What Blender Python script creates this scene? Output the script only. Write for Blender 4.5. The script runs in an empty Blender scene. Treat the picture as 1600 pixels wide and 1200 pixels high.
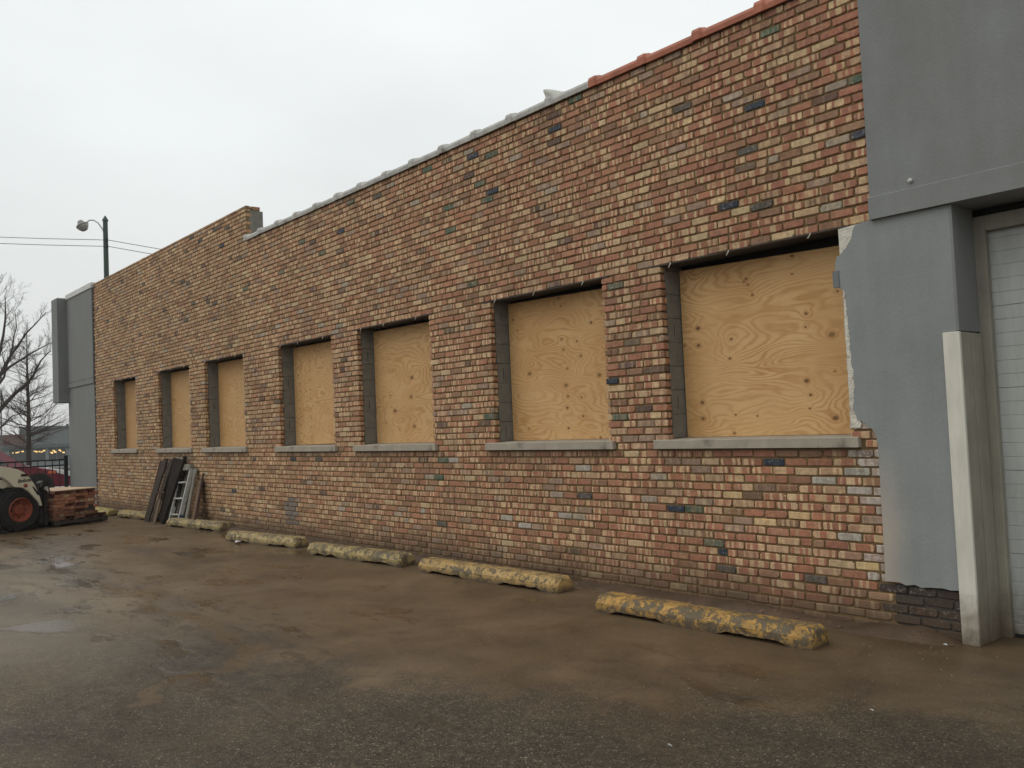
import bpy, math, random
from mathutils import Vector, Matrix, noise

random.seed(7)
sc = bpy.context.scene
COL = sc.collection

# ------------------------------------------------------------------ camera
CAM_R = Vector((0.644048, 0.763793, -0.042692))
CAM_U = Vector((0.061335, 0.004071, 0.998109))
CAM_F = Vector((-0.762522, 0.645448, 0.044225))
CAM_P = Vector((0.0, -5.7392, 1.4908))
FPX = 1390.0
cam_d = bpy.data.cameras.new('camera')
cam_d.sensor_fit = 'HORIZONTAL'
cam_d.sensor_width = 36.0
cam_d.lens = FPX / 1600.0 * 36.0
cam_d.clip_start = 0.05
cam_d.clip_end = 3000
cam = bpy.data.objects.new('camera', cam_d)
COL.objects.link(cam)
cam.matrix_world = Matrix(((CAM_R.x, CAM_U.x, -CAM_F.x, CAM_P.x),
                           (CAM_R.y, CAM_U.y, -CAM_F.y, CAM_P.y),
                           (CAM_R.z, CAM_U.z, -CAM_F.z, CAM_P.z),
                           (0, 0, 0, 1)))
sc.camera = cam

# ------------------------------------------------------------------ world: rain-grey overcast sky
world = bpy.data.worlds.new('World')
sc.world = world
world.use_nodes = True
wn, wl = world.node_tree.nodes, world.node_tree.links
wn.clear()
w_out = wn.new('ShaderNodeOutputWorld')
w_bg = wn.new('ShaderNodeBackground')
w_bg.inputs['Strength'].default_value = 1.0
w_tc = wn.new('ShaderNodeTexCoord')
w_sep = wn.new('ShaderNodeSeparateXYZ')
wl.new(w_tc.outputs['Generated'], w_sep.inputs[0])
w_ramp = wn.new('ShaderNodeValToRGB')
el = w_ramp.color_ramp.elements
el[0].position = 0.0
el[0].color = (0.67, 0.68, 0.66, 1)
el[1].position = 1.0
el[1].color = (1.03, 1.06, 1.05, 1)
for ps, c in ((0.12, (0.77, 0.79, 0.775)), (0.3, (0.88, 0.915, 0.91)), (0.5, (0.96, 0.995, 0.99))):
    e = w_ramp.color_ramp.elements.new(ps)
    e.color = (*c, 1)
wl.new(w_sep.outputs['Z'], w_ramp.inputs[0])
w_map = wn.new('ShaderNodeMapping')
w_map.inputs['Scale'].default_value = (1.5, 1.5, 4.0)
wl.new(w_tc.outputs['Generated'], w_map.inputs[0])
w_no = wn.new('ShaderNodeTexNoise')
w_no.inputs['Scale'].default_value = 1.6
w_no.inputs['Detail'].default_value = 4.0
w_no.inputs['Roughness'].default_value = 0.5
wl.new(w_map.outputs[0], w_no.inputs['Vector'])
w_mr = wn.new('ShaderNodeMapRange')
w_mr.inputs['From Min'].default_value = 0.3
w_mr.inputs['From Max'].default_value = 0.7
w_mr.inputs['To Min'].default_value = 0.94
w_mr.inputs['To Max'].default_value = 1.05
wl.new(w_no.outputs['Fac'], w_mr.inputs['Value'])
w_mul = wn.new('ShaderNodeVectorMath')
w_mul.operation = 'SCALE'
wl.new(w_ramp.outputs[0], w_mul.inputs[0])
wl.new(w_mr.outputs[0], w_mul.inputs['Scale'])
w_sky = wn.new('ShaderNodeTexSky')
w_sky.sky_type = 'NISHITA'
w_sky.sun_disc = False
w_sky.sun_elevation = math.radians(50)
w_sky.sun_rotation = math.radians(215)
w_ss = wn.new('ShaderNodeVectorMath')
w_ss.operation = 'SCALE'
w_ss.inputs['Scale'].default_value = 0.08
wl.new(w_sky.outputs[0], w_ss.inputs[0])
w_mix = wn.new('ShaderNodeMix')
w_mix.data_type = 'RGBA'
w_mix.inputs['Factor'].default_value = 0.03
wl.new(w_mul.outputs[0], w_mix.inputs['A'])
wl.new(w_ss.outputs[0], w_mix.inputs['B'])
wl.new(w_mix.outputs['Result'], w_bg.inputs['Color'])
wl.new(w_bg.outputs[0], w_out.inputs[0])

sun_d = bpy.data.lights.new('sun', 'SUN')
sun_d.energy = 0.6
sun_d.angle = math.radians(50)
sun_d.color = (1.0, 0.95, 0.86)
sun = bpy.data.objects.new('sun', sun_d)
COL.objects.link(sun)
sdir = Vector((-0.42, -0.58, 0.70)).normalized()
sun.rotation_euler = sdir.to_track_quat('Z', 'Y').to_euler()

sc.view_settings.view_transform = 'Standard'
sc.view_settings.look = 'None'
sc.view_settings.gamma = 1.0
sc.view_settings.use_curve_mapping = False
sc.view_settings.exposure = 0.0
sc.render.engine = 'CYCLES'
sc.cycles.max_bounces = 6
sc.cycles.diffuse_bounces = 3


# ------------------------------------------------------------------ node helpers
class NB:
    """small builder for a Principled material"""
    def __init__(self, name):
        self.m = bpy.data.materials.new(name)
        self.m.use_nodes = True
        self.nt = self.m.node_tree
        self.b = self.nt.nodes['Principled BSDF']
        self.tc = self.nt.nodes.new('ShaderNodeTexCoord')

    def n(self, t, **kw):
        x = self.nt.nodes.new(t)
        for k, v in kw.items():
            setattr(x, k, v)
        return x

    def link(self, a, b):
        self.nt.links.new(a, b)

    def put(self, sock, v):
        if isinstance(v, bpy.types.NodeSocket):
            self.link(v, sock)
        elif isinstance(v, (tuple, list)):
            sock.default_value = (*v, 1) if len(v) == 3 and sock.type == 'RGBA' else v
        else:
            sock.default_value = v

    def math(self, op, a, b=0.0, clamp=False):
        x = self.n('ShaderNodeMath', operation=op, use_clamp=clamp)
        self.put(x.inputs[0], a)
        self.put(x.inputs[1], b)
        return x.outputs[0]

    def mapping(self, vec, scale=(1, 1, 1), loc=(0, 0, 0), rot=(0, 0, 0)):
        x = self.n('ShaderNodeMapping')
        self.put(x.inputs['Vector'], vec)
        x.inputs['Scale'].default_value = scale
        x.inputs['Location'].default_value = loc
        x.inputs['Rotation'].default_value = rot
        return x.outputs[0]

    def noise(self, vec, scale, detail=3, rough=0.55, dist=0.0):
        x = self.n('ShaderNodeTexNoise')
        self.put(x.inputs['Vector'], vec)
        x.inputs['Scale'].default_value = scale
        x.inputs['Detail'].default_value = detail
        x.inputs['Roughness'].default_value = rough
        x.inputs['Distortion'].default_value = dist
        return x.outputs['Fac']

    def voronoi(self, vec, scale, feature='F1', out='Distance'):
        x = self.n('ShaderNodeTexVoronoi', feature=feature)
        self.put(x.inputs['Vector'], vec)
        x.inputs['Scale'].default_value = scale
        return x.outputs[out]

    def rng(self, v, a, b, c=0.0, d=1.0, smooth=False):
        x = self.n('ShaderNodeMapRange')
        if smooth:
            x.interpolation_type = 'SMOOTHSTEP'
        self.put(x.inputs['Value'], v)
        x.inputs['From Min'].default_value = a
        x.inputs['From Max'].default_value = b
        x.inputs['To Min'].default_value = c
        x.inputs['To Max'].default_value = d
        return x.outputs[0]

    def mix(self, f, a, b, blend='MIX'):
        x = self.n('ShaderNodeMix', data_type='RGBA', blend_type=blend)
        self.put(x.inputs['Factor'], f)
        self.put(x.inputs['A'], a)
        self.put(x.inputs['B'], b)
        return x.outputs['Result']

    def scale(self, c, s):
        x = self.n('ShaderNodeVectorMath', operation='SCALE')
        self.put(x.inputs[0], c)
        self.put(x.inputs['Scale'], s)
        return x.outputs[0]

    def attr(self, name):
        return self.n('ShaderNodeAttribute', attribute_name=name)

    def bump(self, h, strength=0.3, dist=0.01):
        x = self.n('ShaderNodeBump')
        x.inputs['Strength'].default_value = strength
        x.inputs['Distance'].default_value = dist
        self.put(x.inputs['Height'], h)
        self.link(x.outputs[0], self.b.inputs['Normal'])

    def done(self, color, rough=0.8, spec=0.4, metal=0.0):
        self.put(self.b.inputs['Base Color'], color)
        self.put(self.b.inputs['Roughness'], rough)
        self.b.inputs['Specular IOR Level'].default_value = spec
        self.b.inputs['Metallic'].default_value = metal
        return self.m


def simple(name, col, rough=0.7, var=0.25, scale=6.0, metal=0.0, bump=0.0, bscale=60.0, dirt=None, dirt_amt=0.0, spec=0.4, splash=False):
    k = NB(name)
    o = k.tc.outputs['Object']
    n1 = k.noise(o, scale, 4, 0.6)
    c = k.scale(col, k.rng(n1, 0.25, 0.75, 1 - var, 1 + var))
    if dirt:
        n2 = k.noise(o, scale * 0.6, 5, 0.65)
        c = k.mix(k.rng(n2, 0.62 - dirt_amt, 0.75 - dirt_amt), c, dirt)
    if splash:      # mud thrown up from the lot, and rust freckles
        gp = k.n('ShaderNodeNewGeometry').outputs['Position']
        sz = k.n('ShaderNodeSeparateXYZ')
        k.link(gp, sz.inputs[0])
        nn = k.noise(gp, 7.0, 6, 0.7)
        c = k.mix(k.rng(k.math('SUBTRACT', sz.outputs[2], k.math('MULTIPLY', nn, 0.55)), -0.28, 0.08, 0.9, 0.0), c, (0.125, 0.088, 0.055))
        fr_n = k.noise(gp, 24.0, 4, 0.7)
        c = k.mix(k.rng(fr_n, 0.70, 0.74, 0.0, 0.8), c, (0.20, 0.105, 0.055))
        grime = k.noise(k.mapping(gp, (9.0, 9.0, 1.2)), 1.5, 5, 0.7)
        c = k.scale(c, k.rng(grime, 0.4, 0.75, 1.03, 0.80))
    if bump:
        k.bump(k.noise(o, bscale, 3), bump, 0.01)
    return k.done(c, rough, spec, metal)


# ------------------------------------------------------------------ materials
def mat_brick():
    k = NB('common_brick')
    ca, cb, uv = k.attr('ca'), k.attr('cb'), k.attr('buv')
    sep = k.n('ShaderNodeSeparateXYZ')
    k.link(uv.outputs['Vector'], sep.inputs[0])
    comb = k.n('ShaderNodeCombineXYZ')
    k.link(k.math('MULTIPLY', sep.outputs[0], 40.0), comb.inputs[0])
    k.link(k.math('MULTIPLY', sep.outputs[1], 30.0), comb.inputs[1])
    k.link(k.math('MULTIPLY', sep.outputs[2], 91.7), comb.inputs[2])
    wv = k.math('MULTIPLY', k.noise(comb.outputs[0], 1.0, 2.0, 0.5), 0.010)
    pos = k.math('ADD', k.math('ADD', sep.outputs[0], wv), k.math('MULTIPLY', sep.outputs[2], 17.31))
    vor = k.n('ShaderNodeTexVoronoi', voronoi_dimensions='1D', feature='F1')
    k.link(pos, vor.inputs['W'])
    vor.inputs['Scale'].default_value = 44.0
    vs_ = k.n('ShaderNodeSeparateColor')
    k.link(vor.outputs['Color'], vs_.inputs[0])
    m = k.rng(vs_.outputs[0], 0.54, 0.66, smooth=True)
    soft = k.rng(k.noise(comb.outputs[0], 0.9, 3.0, 0.6), 0.30, 0.55, 0.45, 1.0)
    m = k.math('MULTIPLY', m, soft)
    endm = k.rng(k.math('ADD', sep.outputs[0], k.math('MULTIPLY', soft, 0.004)), 0.010, 0.020, 0.75, 0.0, True)
    m = k.math('MAXIMUM', m, k.math('MULTIPLY', endm, k.rng(vs_.outputs[1], 0.3, 0.6)))
    m = k.math('MULTIPLY', m, cb.outputs['Alpha'])
    c = k.mix(m, ca.outputs['Color'], cb.outputs['Color'])
    o = k.tc.outputs['Object']
    comb2 = k.n('ShaderNodeCombineXYZ')
    k.link(sep.outputs[0], comb2.inputs[0])
    k.link(sep.outputs[1], comb2.inputs[1])
    k.link(k.math('MULTIPLY', sep.outputs[2], 13.1), comb2.inputs[2])
    mott = k.noise(comb2.outputs[0], 26.0, 4, 0.65)
    c = k.scale(c, k.rng(mott, 0.25, 0.75, 0.68, 1.30))
    grain = k.noise(comb2.outputs[0], 190.0, 2, 0.6)
    c = k.scale(c, k.rng(grain, 0.3, 0.7, 0.82, 1.16))
    # mortar smear and lime left on the salvaged faces
    sm = k.noise(comb2.outputs[0], 14.0, 5, 0.7)
    c = k.mix(k.rng(sm, 0.60, 0.78, 0.0, 0.55), c, (0.24, 0.17, 0.10))
    wh = k.noise(comb2.outputs[0], 40.0, 5, 0.75)
    c = k.mix(k.math('MULTIPLY', k.rng(wh, 0.55, 0.63), ca.outputs['Alpha']), c, (0.50, 0.46, 0.40))
    # splash-back dirt near the ground
    z = k.n('ShaderNodeSeparateXYZ')
    geo = k.n('ShaderNodeNewGeometry')
    k.link(geo.outputs['Position'], z.inputs[0])
    big = k.noise(geo.outputs['Position'], 2.2, 4, 0.6)
    dz = k.math('SUBTRACT', z.outputs[2], k.math('MULTIPLY', big, 0.30))
    c = k.mix(k.rng(dz, -0.10, 0.20, 0.88, 0.0), c, (0.085, 0.055, 0.033))
    big2 = k.noise(geo.outputs['Position'], 0.7, 3, 0.6)
    c = k.scale(c, k.rng(big2, 0.3, 0.7, 0.88, 1.10))
    k.bump(k.math('ADD', mott, k.math('MULTIPLY', grain, 0.35)), 0.55, 0.004)
    return k.done(c, k.rng(mott, 0.3, 0.7, 0.62, 0.85), 0.35)


def mat_mortar():
    k = NB('lime_mortar')
    g = k.n('ShaderNodeNewGeometry').outputs['Position']
    n1, n2 = k.noise(g, 5.0, 4), k.noise(g, 120.0, 3)
    c = k.mix(n1, (0.140, 0.090, 0.042), (0.215, 0.145, 0.070))
    c = k.scale(c, k.rng(n2, 0.3, 0.7, 0.75, 1.2))
    k.bump(n2, 0.8, 0.006)
    return k.done(c, 0.9, 0.2)


def mat_stucco(name, col, stain, patch=False):
    k = NB(name)
    g = k.n('ShaderNodeNewGeometry').outputs['Position']
    n1 = k.noise(g, 1.3, 5, 0.6)
    c = k.mix(k.rng(n1, 0.35, 0.75), col, stain)
    streak = k.noise(k.mapping(g, (3.2, 3.2, 0.45)), 2.0, 5, 0.7)
    c = k.scale(c, k.rng(streak, 0.35, 0.72, 1.03, 0.93))
    n2 = k.noise(g, 150.0, 2, 0.6)
    c = k.scale(c, k.rng(n2, 0.3, 0.7, 0.93, 1.07))
    if patch:
        s = k.n('ShaderNodeSeparateXYZ')
        k.link(g, s.inputs[0])
        pz = k.rng(k.math('ADD', s.outputs[2], k.math('MULTIPLY', n1, 0.5)), 0.85, 1.55, 1.0, 0.0, True)
        px = k.rng(k.math('ADD', s.outputs[0], k.math('MULTIPLY', n1, 0.25)), -2.90, -2.62, 1.0, 0.0, True)
        c = k.mix(k.math('MULTIPLY', k.math('MULTIPLY', pz, px), 0.9), c, (0.42, 0.365, 0.305))
    k.bump(k.math('ADD', n2, k.math('MULTIPLY', k.noise(g, 40.0, 3), 0.8)), 0.35, 0.004)
    return k.done(c, 0.85, 0.3)


def mat_plywood(idx, x0, z0, knots, tone=1.0):
    k = NB('plywood_grain')
    o = k.tc.outputs['Object']
    s = k.n('ShaderNodeSeparateXYZ')
    k.link(o, s.inputs[0])
    u, v = s.outputs[0], s.outputs[2]
    dmin = None
    for (kx, kz, kr) in knots:
        dx = k.math('MULTIPLY', k.math('SUBTRACT', u, kx - x0), 0.72)
        dz = k.math('SUBTRACT', v, kz - z0)
        d = k.math('SQRT', k.math('ADD', k.math('MULTIPLY', dx, dx), k.math('MULTIPLY', dz, dz)))
        d = k.math('DIVIDE', d, kr)
        dmin = d if dmin is None else k.math('MINIMUM', dmin, d)
    comb = k.n('ShaderNodeCombineXYZ')
    k.link(u, comb.inputs[0])
    k.link(v, comb.inputs[2])
    comb.inputs[1].default_value = idx * 3.7
    p = comb.outputs[0]
    h = k.noise(k.mapping(p, (0.62, 1.0, 1.9)), 1.35, 2.0, 0.42, 0.35)
    h2 = k.noise(k.mapping(p, (1.0, 1.0, 5.0)), 3.0, 2.0, 0.5)
    pull = k.math('MULTIPLY', k.math('POWER', 2.718, k.math('MULTIPLY', dmin, -0.45)), 0.11)
    field = k.math('ADD', k.math('ADD', h, k.math('MULTIPLY', h2, 0.07)), k.math('ADD', pull, k.math('MULTIPLY', v, 0.34)))
    ph = k.math('SINE', k.math('MULTIPLY', field, 165.0))
    line = k.math('POWER', k.rng(ph, -1.0, 1.0), 2.2)
    strength = k.rng(k.noise(p, 2.1, 3), 0.34, 0.66, 0.22, 0.80)
    strength = k.math('MULTIPLY', strength, 1.0)
    line = k.math('MULTIPLY', line, strength)
    base = k.mix(k.noise(k.mapping(p, (1.2, 1, 4.0)), 1.6, 3), (0.56 * tone, 0.325 * tone, 0.138 * tone), (0.69 * tone, 0.445 * tone, 0.208 * tone))
    c = k.mix(line, base, (0.42 * tone, 0.205 * tone, 0.065 * tone))
    fine = k.noise(k.mapping(p, (2.0, 1.0, 60.0)), 6.0, 2)
    c = k.scale(c, k.rng(fine, 0.3, 0.7, 0.93, 1.06))
    halo = k.rng(k.math('ADD', dmin, k.math('MULTIPLY', k.noise(p, 60.0, 2), 0.9)), 1.0, 2.9, 0.55, 0.0, True)
    c = k.mix(halo, c, (0.34, 0.155, 0.05))
    core = k.rng(k.math('ADD', dmin, k.math('MULTIPLY', k.noise(p, 110.0, 2), 0.5)), 0.75, 1.45, 1.0, 0.0, True)
    c = k.mix(k.math('MULTIPLY', core, 0.85), c, (0.07, 0.032, 0.015))
    blot = k.noise(p, 1.7, 3)
    c = k.mix(k.rng(blot, 0.48, 0.75, 0.0, 0.55), c, (0.46, 0.24, 0.085))
    k.bump(fine, 0.12, 0.003)
    return k.done(c, 0.65, 0.3)


def mat_ground():
    k = NB('muddy_asphalt')
    g = k.n('ShaderNodeNewGeometry').outputs['Position']
    s = k.n('ShaderNodeSeparateXYZ')
    k.link(g, s.inputs[0])
    X, Y = s.outputs[0], s.outputs[1]
    big = k.noise(g, 0.55, 5, 0.6, 0.6)
    med = k.noise(g, 1.9, 5, 0.62, 0.8)
    fine = k.noise(g, 9.0, 5, 0.7)
    gr = k.voronoi(g, 150.0, 'F1', 'Color')
    gsep = k.n('ShaderNodeSeparateColor')
    k.link(gr, gsep.inputs[0])
    grd = k.voronoi(g, 150.0)
    # mud: strongest between the wall and y=-3
    ym = k.math('ADD', Y, k.math('MULTIPLY', k.math('SUBTRACT', med, 0.5), 2.0))
    mudY = k.rng(ym, -3.6, -2.5, 0.0, 1.0, True)
    xm = k.math('ADD', X, k.math('MULTIPLY', k.math('SUBTRACT', big, 0.5), 4.0))
    nearG = k.rng(k.math('ADD', k.math('MULTIPLY', xm, 0.62), k.math('MULTIPLY', ym, -0.78)), -1.3, 0.25, 0.0, 1.0, True)
    mud = k.math('MULTIPLY', mudY, k.math('SUBTRACT', 1.0, k.math('MULTIPLY', nearG, 0.8)))
    mud = k.math('ADD', mud, k.rng(big, 0.52, 0.70, 0.0, 0.6), True)
    asph = k.mix(gsep.outputs[0], (0.026, 0.020, 0.012), (0.122, 0.092, 0.058))
    asph = k.mix(k.rng(gsep.outputs[1], 0.95, 0.985), asph, (0.30, 0.26, 0.20))
    asph = k.scale(asph, k.rng(fine, 0.3, 0.75, 0.66, 1.25))
    clump = k.noise(g, 28.0, 4, 0.7)
    asph = k.scale(asph, k.rng(clump, 0.35, 0.65, 0.62, 1.30))
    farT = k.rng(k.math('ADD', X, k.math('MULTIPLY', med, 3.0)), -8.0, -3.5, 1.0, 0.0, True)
    silt_sheen = k.mix(fine, (0.165, 0.122, 0.074), (0.255, 0.198, 0.128))  # pale silt, lightened further: sky sheen on the far lot painted into the colour
    c = k.mix(k.math('MULTIPLY', farT, 0.8), asph, silt_sheen)
    mudc = k.mix(k.rng(med, 0.3, 0.7), (0.096, 0.060, 0.031), (0.162, 0.110, 0.061))
    mudc = k.mix(k.math('MULTIPLY', nearG, 0.5), mudc, asph)
    c = k.mix(k.math('MULTIPLY', mud, 0.86), c, mudc)
    # dark oily spots and dry pale scuffs
    spots = k.noise(k.mapping(g, (1.0, 1.6, 1.0)), 0.9, 4, 0.6, 0.4)
    c = k.scale(c, k.rng(spots, 0.56, 0.72, 1.0, 0.72))
    pale = k.noise(k.mapping(g, (1.0, 1.5, 1.0), (9, 4, 0)), 2.3, 5, 0.7)
    c = k.mix(k.rng(pale, 0.60, 0.78, 0.0, 0.45), c, (0.19, 0.135, 0.075))
    # run-off channel that drains along the lot, polyline in metres
    pts = [(-15.4, -2.98), (-12.6, -2.88), (-9.5, -3.02), (-7.0, -2.98), (-6.05, -3.12), (-5.3, -3.95)]
    wob = k.n('ShaderNodeTexNoise')
    k.link(g, wob.inputs['Vector'])
    wob.inputs['Scale'].default_value = 1.1
    wob.inputs['Detail'].default_value = 5
    ws = k.n('ShaderNodeSeparateColor')
    k.link(wob.outputs['Color'], ws.inputs[0])
    XX = k.math('ADD', X, k.math('MULTIPLY', k.math('SUBTRACT', ws.outputs[0], 0.5), 1.5))
    YY = k.math('ADD', Y, k.math('MULTIPLY', k.math('SUBTRACT', ws.outputs[1], 0.5), 1.3))
    dist = None
    for (ax, ay), (bx, by) in zip(pts[:-1], pts[1:]):
        L2 = (bx - ax) ** 2 + (by - ay) ** 2
        t = k.math('ADD', k.math('MULTIPLY', k.math('SUBTRACT', XX, ax), (bx - ax) / L2),
                   k.math('MULTIPLY', k.math('SUBTRACT', YY, ay), (by - ay) / L2), True)
        qx = k.math('SUBTRACT', XX, k.math('ADD', ax, k.math('MULTIPLY', t, bx - ax)))
        qy = k.math('SUBTRACT', YY, k.math('ADD', ay, k.math('MULTIPLY', t, by - ay)))
        d = k.math('SQRT', k.math('ADD', k.math('MULTIPLY', qx, qx), k.math('MULTIPLY', qy, qy)))
        dist = d if dist is None else k.math('MINIMUM', dist, d)
    jag = k.math('ADD', dist, k.math('MULTIPLY', k.noise(k.mapping(g, (0.8, 2.2, 1)), 3.2, 6, 0.75), 0.42))
    wet = k.rng(jag, 0.24, 0.34, 1.0, 0.0, True)
    rim = k.math('SUBTRACT', k.rng(jag, 0.30, 0.44, 1.0, 0.0, True), wet, True)
    c = k.mix(k.math('MULTIPLY', rim, 0.55), c, (0.050, 0.034, 0.018))
    c = k.mix(k.math('MULTIPLY', wet, 0.85), c, (0.105, 0.064, 0.025))
    # broken skin of the old surface: thin dark torn edges
    torn = k.noise(k.mapping(g, (0.9, 2.4, 1)), 2.4, 7, 0.78)
    tornm = k.math('MULTIPLY', k.rng(torn, 0.56, 0.59), k.rng(k.math('ADD', dist, k.math('MULTIPLY', big, 1.2)), 0.9, 1.5, 1.0, 0.0, True))
    c = k.mix(k.math('MULTIPLY', tornm, 0.55), c, (0.055, 0.036, 0.018))
    # puddled water in the low places
    pud = k.rng(k.math('ADD', k.noise(k.mapping(g, (0.7, 1.5, 1)), 1.2, 4, 0.6), k.math('MULTIPLY', farT, 0.05)), 0.60, 0.66, 0.0, 1.0, True)
    for (qx_, qy_, rx_, ry_) in ((-12.1, -2.87, .75, .16), (-8.1, -4.03, .55, .35), (-13.6, -2.2, .5, .25)):
        ex = k.math('DIVIDE', k.math('SUBTRACT', XX, qx_), rx_)
        ey = k.math('DIVIDE', k.math('SUBTRACT', YY, qy_), ry_)
        er = k.math('SQRT', k.math('ADD', k.math('MULTIPLY', ex, ex), k.math('MULTIPLY', ey, ey)))
        pud = k.math('MAXIMUM', pud, k.rng(er, 0.6, 1.1, 1.0, 0.0, True))
    film = k.rng(k.noise(g, 1.0, 4, 0.6), 0.35, 0.65)
    r = k.rng(film, 0.0, 1.0, 0.54, 0.36)
    r = k.math('SUBTRACT', r, k.math('MULTIPLY', k.math('SUBTRACT', 1.0, mudY), k.math('MULTIPLY', farT, 0.12)))
    r = k.math('ADD', r, k.math('MULTIPLY', nearG, 0.28))
    r = k.math('SUBTRACT', r, k.math('MULTIPLY', wet, 0.16))
    r = k.math('SUBTRACT', r, k.math('MULTIPLY', pud, 0.26))
    r = k.math('MAXIMUM', r, 0.07)
    hgt = k.math('ADD', k.math('MULTIPLY', grd, k.rng(mud, 0, 1, 0.9, 0.12)), k.math('MULTIPLY', fine, 0.9))
    hgt = k.math('MULTIPLY', hgt, k.rng(pud, 0, 1, 1.0, 0.12))
    hgt = k.math('SUBTRACT', hgt, k.math('MULTIPLY', tornm, 0.6))
    k.bump(hgt, 0.9, 0.008)
    c = k.scale(c, k.rng(pud, 0, 1, 1.0, 0.72))
    huge = k.noise(k.mapping(g, (0.8, 1.3, 1), (3, 7, 0)), 0.6, 5, 0.6, 0.5)
    c = k.scale(c, k.rng(huge, 0.34, 0.66, 0.74, 1.24))
    rust = k.noise(k.mapping(g, (0.7, 1.5, 1), (13, 2, 0)), 0.8, 4, 0.6)
    c = k.mix(k.rng(rust, 0.55, 0.75, 0.0, 0.35), c, (0.125, 0.070, 0.030))
    return k.done(k.scale(c, 0.94), r, 0.32)


def mat_stop(cover, paint, seed):
    k = NB('chipped_yellow_paint')
    o = k.mapping(k.tc.outputs['Object'], (1, 1, 1), (seed * 3.1, seed, 0))
    a = k.noise(o, 9.0, 8, 0.74, 0.35)
    b = k.noise(o, 28.0, 5, 0.7)
    m = k.rng(k.math('ADD', k.math('MULTIPLY', a, 0.7), k.math('MULTIPLY', b, 0.3)), 0.5 - cover, 0.53 - cover)
    conc = k.mix(k.noise(o, 12.0, 5), (0.085, 0.064, 0.037), (0.170, 0.132, 0.080))
    pt = k.mix(k.noise(o, 5.0, 4), paint, (paint[0] * 1.1, paint[1] * 1.22, paint[2] * 2.2))
    c = k.mix(m, conc, pt)
    mo = k.noise(o, 18.0, 5, 0.7)
    c = k.mix(k.rng(mo, 0.46, 0.70, 0.0, 0.75), c, (0.085, 0.065, 0.035))
    fl = k.noise(o, 70.0, 3, 0.6)
    c = k.mix(k.rng(fl, 0.66, 0.72, 0.0, 0.7), c, (0.5, 0.45, 0.28))
    s = k.n('ShaderNodeSeparateXYZ')
    k.link(k.tc.outputs['Object'], s.inputs[0])
    zz = k.math('ADD', s.outputs[2], k.math('MULTIPLY', a, 0.05))
    c = k.mix(k.rng(zz, 0.035, 0.085, 0.85, 0.0), c, (0.075, 0.052, 0.032))
    k.bump(k.math('ADD', k.math('MULTIPLY', m, 0.5), b), 0.7, 0.006)
    return k.done(c, 0.7, 0.4)


def mat_glass_dark(name, col=(0.02, 0.025, 0.03)):
    k = NB(name)
    return k.done(col, 0.12, 0.6)


def mat_emit(name, col, st):
    k = NB(name)
    k.b.inputs['Emission Color'].default_value = (*col, 1)
    k.b.inputs['Emission Strength'].default_value = st
    return k.done(col, 0.5)


BRICK = mat_brick()
MORTAR = mat_mortar()
ST_UP = mat_stucco('grey_stucco_upper', (0.228, 0.236, 0.232), (0.182, 0.178, 0.170))
ST_LOW = mat_stucco('grey_stucco_lower', (0.268, 0.282, 0.280), (0.225, 0.232, 0.228), True)
ST_WING = mat_stucco('grey_stucco_wing', (0.195, 0.203, 0.195), (0.175, 0.178, 0.17))
BLOCK = simple('concrete_block', (0.175, 0.165, 0.14), 0.9, 0.22, 9, bump=0.4, bscale=90)
SILLM = simple('cast_sill', (0.34, 0.30, 0.24), 0.75, 0.18, 6, bump=0.2, bscale=70, dirt=(0.16, 0.13, 0.10), dirt_amt=0.03)
STEEL = simple('rusty_steel', (0.05, 0.042, 0.036), 0.7, 0.4, 12)
TILE_G = simple('weathered_grey_tile', (0.40, 0.39, 0.36), 0.6, 0.28, 7, dirt=(0.15, 0.13, 0.11), dirt_amt=0.04, bump=0.2)
TILE_R = simple('red_clay_tile', (0.36, 0.115, 0.06), 0.55, 0.25, 7, dirt=(0.17, 0.07, 0.045), dirt_amt=0.02)
WHITE = simple('weathered_white_paint', (0.64, 0.615, 0.53), 0.6, 0.08, 3, dirt=(0.36, 0.30, 0.22), dirt_amt=0.01, splash=True)
CREAM = simple('grimy_cream_paint', (0.29, 0.27, 0.215), 0.6, 0.16, 4, dirt=(0.16, 0.135, 0.10), dirt_amt=0.0, splash=True)
DOORM = simple('pale_grey_steel', (0.50, 0.515, 0.49), 0.5, 0.05, 2, splash=True)
FOAM = simple('torn_white_foam', (0.62, 0.585, 0.50), 0.9, 0.2, 25, bump=0.8, bscale=70, dirt=(0.30, 0.20, 0.15), dirt_amt=0.06)
FLASH = simple('dark_grey_tape', (0.155, 0.165, 0.165), 0.6, 0.1, 4)
METAL = simple('galvanised_metal', (0.50, 0.50, 0.48), 0.45, 0.12, 5, metal=0.3)
BLACK = simple('black_metal', (0.012, 0.012, 0.013), 0.45, 0.2, 4)
DARKIN = simple('dark_interior', (0.02, 0.018, 0.016), 0.95, 0.1, 2)
ROOF = simple('tar_roof', (0.06, 0.06, 0.06), 0.95, 0.2, 2)
GROUND = mat_ground()


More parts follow.
